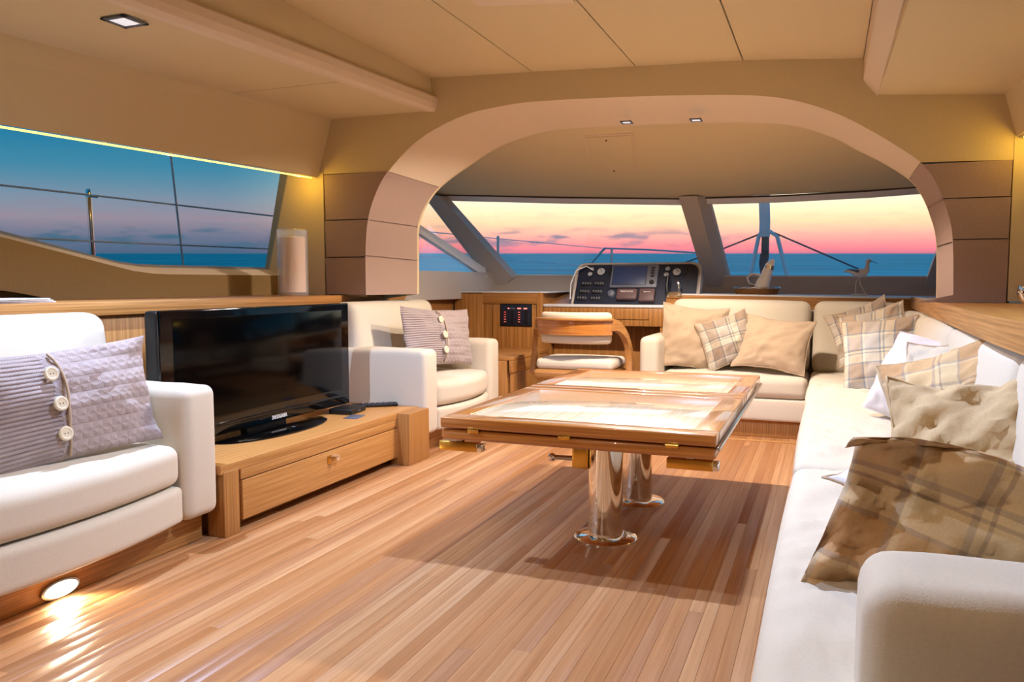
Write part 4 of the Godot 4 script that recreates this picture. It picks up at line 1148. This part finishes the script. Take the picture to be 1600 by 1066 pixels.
func console() -> void:
	var t := thing("instrument_console", "dark blue boat instrument console with screen, dials and throttle below the windscreen", "instrument panel", Vector3(-1.60, 0.957, -6.98))
	var lean := Node3D.new()
	var hw := 0.545
	var hh := 0.405
	var out := PackedVector2Array()
	var rr := 0.07
	for d in [[-hw, 0.0, 0], [hw, 0.0, 0], [hw, hh, 1], [-hw, hh, 2]]:
		if d[2] == 0:
			out.append(Vector2(d[0], d[1]))
		else:
			for a in 7:
				var an := (a / 6.0) * PI / 2 + (0.0 if d[2] == 1 else PI / 2)
				out.append(Vector2(d[0] - signf(d[0]) * rr + cos(an) * rr, d[1] - rr + sin(an) * rr))
	lean.free()
	var tilt := Basis(Vector3.RIGHT, -0.50)
	var at := func(x: float, y: float, z: float) -> Vector3: return tilt * Vector3(x, y, z)
	var rot := Vector3(-0.50, 0, 0)
	var big := PackedVector2Array()
	for p in out:
		big.append(Vector2(p.x * 1.035, (p.y - 0.2) * 1.05 + 0.205))
	part("hood", prism(big, -0.20, -0.012, func(u, v, d):
		var p := tilt * Vector3(u, v, d)
		return Vector3(p.x, maxf(p.y, 0.002), p.z)), M.taupe, t)
	part("hood_rim", tube(PackedVector3Array(Array(big).slice(1).map(func(p): return tilt * Vector3(p.x, p.y, -0.008)) + [tilt * Vector3(big[0].x, big[0].y, -0.008)]), 0.011, 8), M.taupe, t)
	part("face", prism(out, -0.012, 0.0, func(u, v, d): return tilt * Vector3(u, v, d)), M.navy, t)
	var sc := part("plotter", rbox(Vector3(0.43, 0.235, 0.03), 0.012, 1, 3), M.slate, t, at.call(-0.014, 0.277, 0.012), rot)
	part("plotter_screen", rbox(Vector3(0.30, 0.185, 0.006), 0.004, 1, 2), M.chart, sc, Vector3(-0.04, 0.003, 0.014))
	part("screen_frame", rbox(Vector3(0.315, 0.20, 0.005), 0.004, 1, 2), M.black, sc, Vector3(-0.04, 0.003, 0.0125))
	for i in 4:
		part("plotter_key", rbox(Vector3(0.034, 0.018, 0.008), 0.003, 1, 2), M.black, sc, Vector3(0.165, 0.08 - i * 0.028, 0.016))
	part("plotter_dial", lathe([Vector2(0, 0.012), Vector2(0.018, 0.012), Vector2(0.022, 0.006), Vector2(0.022, 0)], 18), M.black, sc, Vector3(0.165, -0.065, 0.014), Vector3(PI / 2, 0, 0))
	var fnt := SystemFont.new()
	fnt.font_names = PackedStringArray(["Droid Sans"])
	for d in [[-0.055, 0.087, 0.185, 0.105, 30], [0.125, 0.080, 0.14, 0.125, 16]]:
		var b := part("instrument_cover", rbox(Vector3(d[2], d[3], 0.05), 0.012, 1, 3), M.mauve, t, at.call(d[0], d[1], 0.025), rot)
		var tx := TextMesh.new()
		tx.text = "Raymarine"
		tx.font = fnt
		tx.font_size = d[4]
		tx.pixel_size = 0.0008
		tx.depth = 0.001
		part("cover_lettering", tx, M.white, b, Vector3(0, d[3] * 0.2, 0.0255))
	var dials := [[-0.42, 0.362, 0.020], [-0.43, 0.306, 0.024], [-0.33, 0.333, 0.042], [0.276, 0.358, 0.025], [0.268, 0.300, 0.025], [0.36, 0.326, 0.042]]
	for d in dials:
		var g := part("gauge", lathe([Vector2(0, 0.008), Vector2(d[2] * 0.86, 0.008), Vector2(d[2] * 0.9, 0.013), Vector2(d[2], 0.011), Vector2(d[2], 0.0)], 26), M.black, t, at.call(d[0], d[1], 0.0), rot + Vector3(PI / 2, 0, 0))
		part("gauge_face", lathe([Vector2(0, 0.0095), Vector2(d[2] * 0.84, 0.0095), Vector2(d[2] * 0.84, 0.008)], 26), M.dial, g)
		part("gauge_needle", rbox(Vector3(d[2] * 0.09, 0.002, d[2] * 0.9), 0.0005, 1, 1), M.black, g, Vector3(0, 0.0105, -d[2] * 0.3), Vector3(0, 0.7, 0))
	for d in [[-0.235, 0.352], [-0.25, 0.318], [0.45, 0.355], [0.44, 0.30]]:
		part("key_switch", lathe([Vector2(0, 0.02), Vector2(0.009, 0.02), Vector2(0.009, 0.006), Vector2(0.018, 0.005), Vector2(0.018, 0)], 16), M.black, t, at.call(d[0], d[1], 0.0), rot + Vector3(PI / 2, 0, 0))
	part("knob", lathe([Vector2(0, 0.03), Vector2(0.028, 0.028), Vector2(0.034, 0.02), Vector2(0.036, 0.0)], 22), M.slate, t, at.call(-0.205, 0.105, 0.0), rot + Vector3(PI / 2, 0, 0))
	for d in [[-0.46, 0.13], [-0.34, 0.13], [-0.475, 0.06], [-0.345, 0.06], [-0.45, 0.21], [-0.33, 0.21]]:
		var s := part("switch_block", rbox(Vector3(0.10, 0.045, 0.012), 0.003, 1, 2), M.black, t, at.call(d[0], d[1], 0.004), rot)
		for i in 4:
			part("switch_key", rbox(Vector3(0.014, 0.02, 0.008), 0.002, 1, 1), M.slate, s, Vector3(-0.034 + i * 0.023, 0, 0.008))
	# throttle
	var th := part("throttle_box", rbox(Vector3(0.13, 0.05, 0.08), 0.012, 1, 3), M.chrome, t, at.call(0.37, 0.07, 0.04), rot)
	part("throttle_lever", tube(PackedVector3Array([Vector3(-0.06, 0.0, 0.03), Vector3(-0.065, 0.07, 0.06), Vector3(-0.06, 0.16, 0.07)]), 0.016, 10), M.black, th)
	part("throttle_lever", tube(PackedVector3Array([Vector3(0.04, 0.0, 0.03), Vector3(0.045, 0.05, 0.06), Vector3(0.03, 0.10, 0.07)]), 0.012, 10), M.chrome, th)
	part("handset_cable", tube(PackedVector3Array([at.call(-0.40, 0.34, 0.02), at.call(-0.46, 0.36, 0.06), at.call(-0.54, 0.30, 0.09), at.call(-0.575, 0.17, 0.08), at.call(-0.57, 0.03, 0.04)]), 0.006, 8), M.trim_white, t)

func helm_chair() -> void:
	var t := thing("helm_chair", "wooden helm chair with cream seat pad and curved wooden back band", "chair", Vector3(-1.82, 0, -6.15))
	part("base", lathe([Vector2(0, 0.03), Vector2(0.20, 0.02), Vector2(0.22, 0.0), Vector2(0, 0)], 30), M.steel, t)
	part("column", lathe([Vector2(0, 0.40), Vector2(0.05, 0.40), Vector2(0.05, 0.03), Vector2(0, 0.03)], 24), M.chrome, t)
	part("seat_shell", rbox(Vector3(0.66, 0.085, 0.50), 0.035, 6, 3), M.teak_x, t, Vector3(0, 0.43, 0.0))
	part("seat_cushion", cushion(Vector3(0.62, 0.085, 0.46), 0.035, Vector3(0, 0.012, 0), 8), M.cream, t, Vector3(0.0, 0.515, 0.0))
	var rows := []
	for i in 2:
		var row := PackedVector3Array()
		for k in 17:
			var a := lerpf(-1.0, 1.0, k / 16.0)
			row.append(Vector3(a * 0.30, [0.865, 0.74][i] + [0, 0.01][i], 0.31 - 0.10 * a * a))
		rows.append(row)
	part("back_band", loft(rows, Vector3(0, 0, -0.025)), M.varnish_x, t)
	var bent := func(p: Vector3) -> Vector3: return p + Vector3(0, 0, -0.10 * pow(p.x / 0.30, 2.0))
	part("back_cushion", rbox(Vector3(0.57, 0.245, 0.07), 0.03, 10, 3, bent), M.cream, t, Vector3(0, 0.80, 0.245))
	part("band_rail", rbox(Vector3(0.62, 0.022, 0.05), 0.008, 10, 2, bent), M.teak_x, t, Vector3(0.0, 0.868, 0.305))
	for s in [-1, 1]:
		var rws := []
		for i in 12:
			var u := i / 11.0
			var p := Vector3(s * (0.30 + 0.10 * sin(u * PI / 2)), 0.83 - 0.42 * pow(u, 1.8), 0.21 - 0.30 * sin(u * PI * 0.55) + 0.10 * u)
			rws.append([p, 0.045 - 0.01 * sin(u * PI)])
		var st := begin()
		for i in 11:
			var a: Vector3 = rws[i][0]
			var b: Vector3 = rws[i + 1][0]
			var ha: float = rws[i][1]
			var hb: float = rws[i + 1][1]
			var da := (b - a).normalized()
			var n := Vector3(0, 0, 1).cross(da).normalized() if absf(da.z) < 0.9 else Vector3(0, 1, 0)
			var side := Vector3(s, 0, 0) * 0.022
			n = (da.cross(Vector3(1, 0, 0))).normalized()
			var qa := [a - n * ha - side, a - n * ha + side, a + n * ha + side, a + n * ha - side]
			if i == 0:
				rws[0].append(qa)
			var db := da if i == 10 else ((rws[i + 2][0] as Vector3) - b).normalized()
			var nb := db.cross(Vector3(1, 0, 0)).normalized()
			var qb := [b - nb * hb - side, b - nb * hb + side, b + nb * hb + side, b + nb * hb - side]
			rws[i + 1].append(qb)
			qa = rws[i][2]
			for k in 4:
				st.set_smooth_group(k)
				quad(st, qa[k], qa[(k + 1) % 4], qb[(k + 1) % 4], qb[k])
		st.set_smooth_group(5)
		var q0: Array = rws[0][2]
		quad(st, q0[0], q0[1], q0[2], q0[3])
		var q1: Array = rws[11][2]
		quad(st, q1[3], q1[2], q1[1], q1[0])
		part("arm", finish(st), M.teak_z, t)

# ------------------------------------------------------------------ ornaments
func ornaments() -> void:
	var tr := thing("wicker_tray", "round woven tray with a pale rim on the shelf under the windscreen", "tray", Vector3(-0.572, 1.048, -7.25))
	part("weave", lathe([Vector2(0, 0.004), Vector2(0.165, 0.004), Vector2(0.19, 0.055), Vector2(0.183, 0.058), Vector2(0.16, 0.012), Vector2(0, 0.012)], 40, 0.7), M.wicker, tr)
	var rim := PackedVector3Array()
	for k in 41:
		rim.append(Vector3(cos(TAU * k / 40) * 0.192, 0.058 + 0.004 * sin(k * 4.0), sin(TAU * k / 40) * 0.192 * 0.7))
	part("rim", tube(rim, 0.008, 6), M.steel, tr)
	for k in 40:
		var a := TAU * k / 40
		part("stake", tube(PackedVector3Array([Vector3(cos(a) * 0.168, 0.006, sin(a) * 0.118), Vector3(cos(a + 0.12) * 0.192, 0.056, sin(a + 0.12) * 0.134)]), 0.004, 5), M.wicker, tr)
	var dc := thing("decanter", "tilted clear glass jug with a handle standing in the woven tray", "jug", Vector3(-0.52, 1.062, -7.25))
	part("body", tube(PackedVector3Array([Vector3(-0.01, 0.0, 0), Vector3(-0.01, 0.04, 0), Vector3(0.0, 0.08, 0), Vector3(0.02, 0.13, 0), Vector3(0.035, 0.18, 0), Vector3(0.06, 0.25, 0)]), 0.075, 20, 0.035), M.vase, dc)
	part("spout", tube(PackedVector3Array([Vector3(0.06, 0.25, 0), Vector3(0.085, 0.285, 0)]), 0.035, 16, 0.012), M.vase, dc)
	part("silver_collar", tube(PackedVector3Array([Vector3(0.045, 0.205, 0), Vector3(0.058, 0.24, 0)]), 0.042, 18, 0.037), M.chrome, dc)
	part("handle", tube(PackedVector3Array([Vector3(-0.05, 0.06, 0), Vector3(-0.115, 0.08, 0), Vector3(-0.13, 0.13, 0), Vector3(-0.10, 0.165, 0), Vector3(-0.05, 0.16, 0), Vector3(0.01, 0.15, 0)]), 0.010, 10), M.chrome, dc)
	# wading bird figure
	var bd := thing("bird_figure", "white wading bird figure on a small stand under the windscreen", "figurine", Vector3(0.247, 1.042, -7.25))
	var paint := plain(Color(0.86, 0.85, 0.84), 0.5)
	var st := begin()
	var rings := []
	var spine := [[-0.115, 0.205, 0.004, 0.006], [-0.085, 0.205, 0.012, 0.016], [-0.06, 0.198, 0.018, 0.022], [-0.03, 0.190, 0.030, 0.032], [0.0, 0.187, 0.036, 0.036], [0.03, 0.193, 0.036, 0.034], [0.052, 0.215, 0.024, 0.024], [0.056, 0.24, 0.016, 0.016], [0.055, 0.265, 0.014, 0.014], [0.060, 0.285, 0.020, 0.018], [0.072, 0.290, 0.017, 0.015], [0.084, 0.286, 0.006, 0.006]]
	for i in spine.size():
		var p := Vector3(spine[i][0], spine[i][1], 0)
		var a: Array = spine[maxi(i - 1, 0)]
		var b: Array = spine[mini(i + 1, spine.size() - 1)]
		var d := Vector3(b[0] - a[0], b[1] - a[1], 0).normalized()
		var n := Vector3(-d.y, d.x, 0)
		var ring := PackedVector3Array()
		for k in 12:
			ring.append(p + n * sin(TAU * k / 12) * spine[i][2] + Vector3(0, 0, 1) * cos(TAU * k / 12) * spine[i][3])
		rings.append(ring)
	for i in rings.size() - 1:
		for k in 12:
			quad(st, rings[i][k], rings[i + 1][k], rings[i + 1][(k + 1) % 12], rings[i][(k + 1) % 12])
	part("body", finish(st), paint, bd)
	part("beak", tube(PackedVector3Array([Vector3(0.080, 0.286, 0), Vector3(0.11, 0.277, 0), Vector3(0.135, 0.262, 0)]), 0.004, 6, 0.0015), M.black, bd)
	part("tail", tube(PackedVector3Array([Vector3(-0.10, 0.206, 0), Vector3(-0.128, 0.198, 0)]), 0.012, 8, 0.003), paint, bd)
	part("wing_tip", tube(PackedVector3Array([Vector3(-0.01, 0.20, 0.034), Vector3(-0.06, 0.215, 0.028), Vector3(-0.095, 0.218, 0.01)]), 0.012, 8, 0.003), M.slate, bd)
	part("eye", lathe([Vector2(0, 0.003), Vector2(0.003, 0.0), Vector2(0, -0.003)], 8), M.black, bd, Vector3(0.070, 0.294, 0.016))
	part("leg", tube(PackedVector3Array([Vector3(-0.03, 0.015, 0), Vector3(-0.028, 0.11, 0), Vector3(-0.005, 0.16, 0)]), 0.004, 6), paint, bd)
	part("leg", tube(PackedVector3Array([Vector3(0.048, 0.015, 0), Vector3(0.0, 0.11, 0), Vector3(0.008, 0.16, 0)]), 0.004, 6), paint, bd)
	part("stand", rbox(Vector3(0.125, 0.016, 0.07), 0.003, 1, 2), M.white, bd, Vector3(0.0, 0.008, 0))
	var bw := thing("metal_bowl", "round chrome bowl on the right shelf at the picture edge", "bowl", Vector3(0.95, 1.04, -4.66))
	part("bowl", lathe([Vector2(0, 0.0), Vector2(0.03, 0.0), Vector2(0.055, 0.025), Vector2(0.066, 0.06), Vector2(0.060, 0.095), Vector2(0.056, 0.095), Vector2(0.061, 0.06), Vector2(0.05, 0.028), Vector2(0, 0.008)], 30), M.chrome, bw)

func _ready() -> void:
	make_materials()
	light_and_camera()
	room()
	table()
	port_side()
	sofa()
	helm()
	cushions()
	outside()
	ornaments()
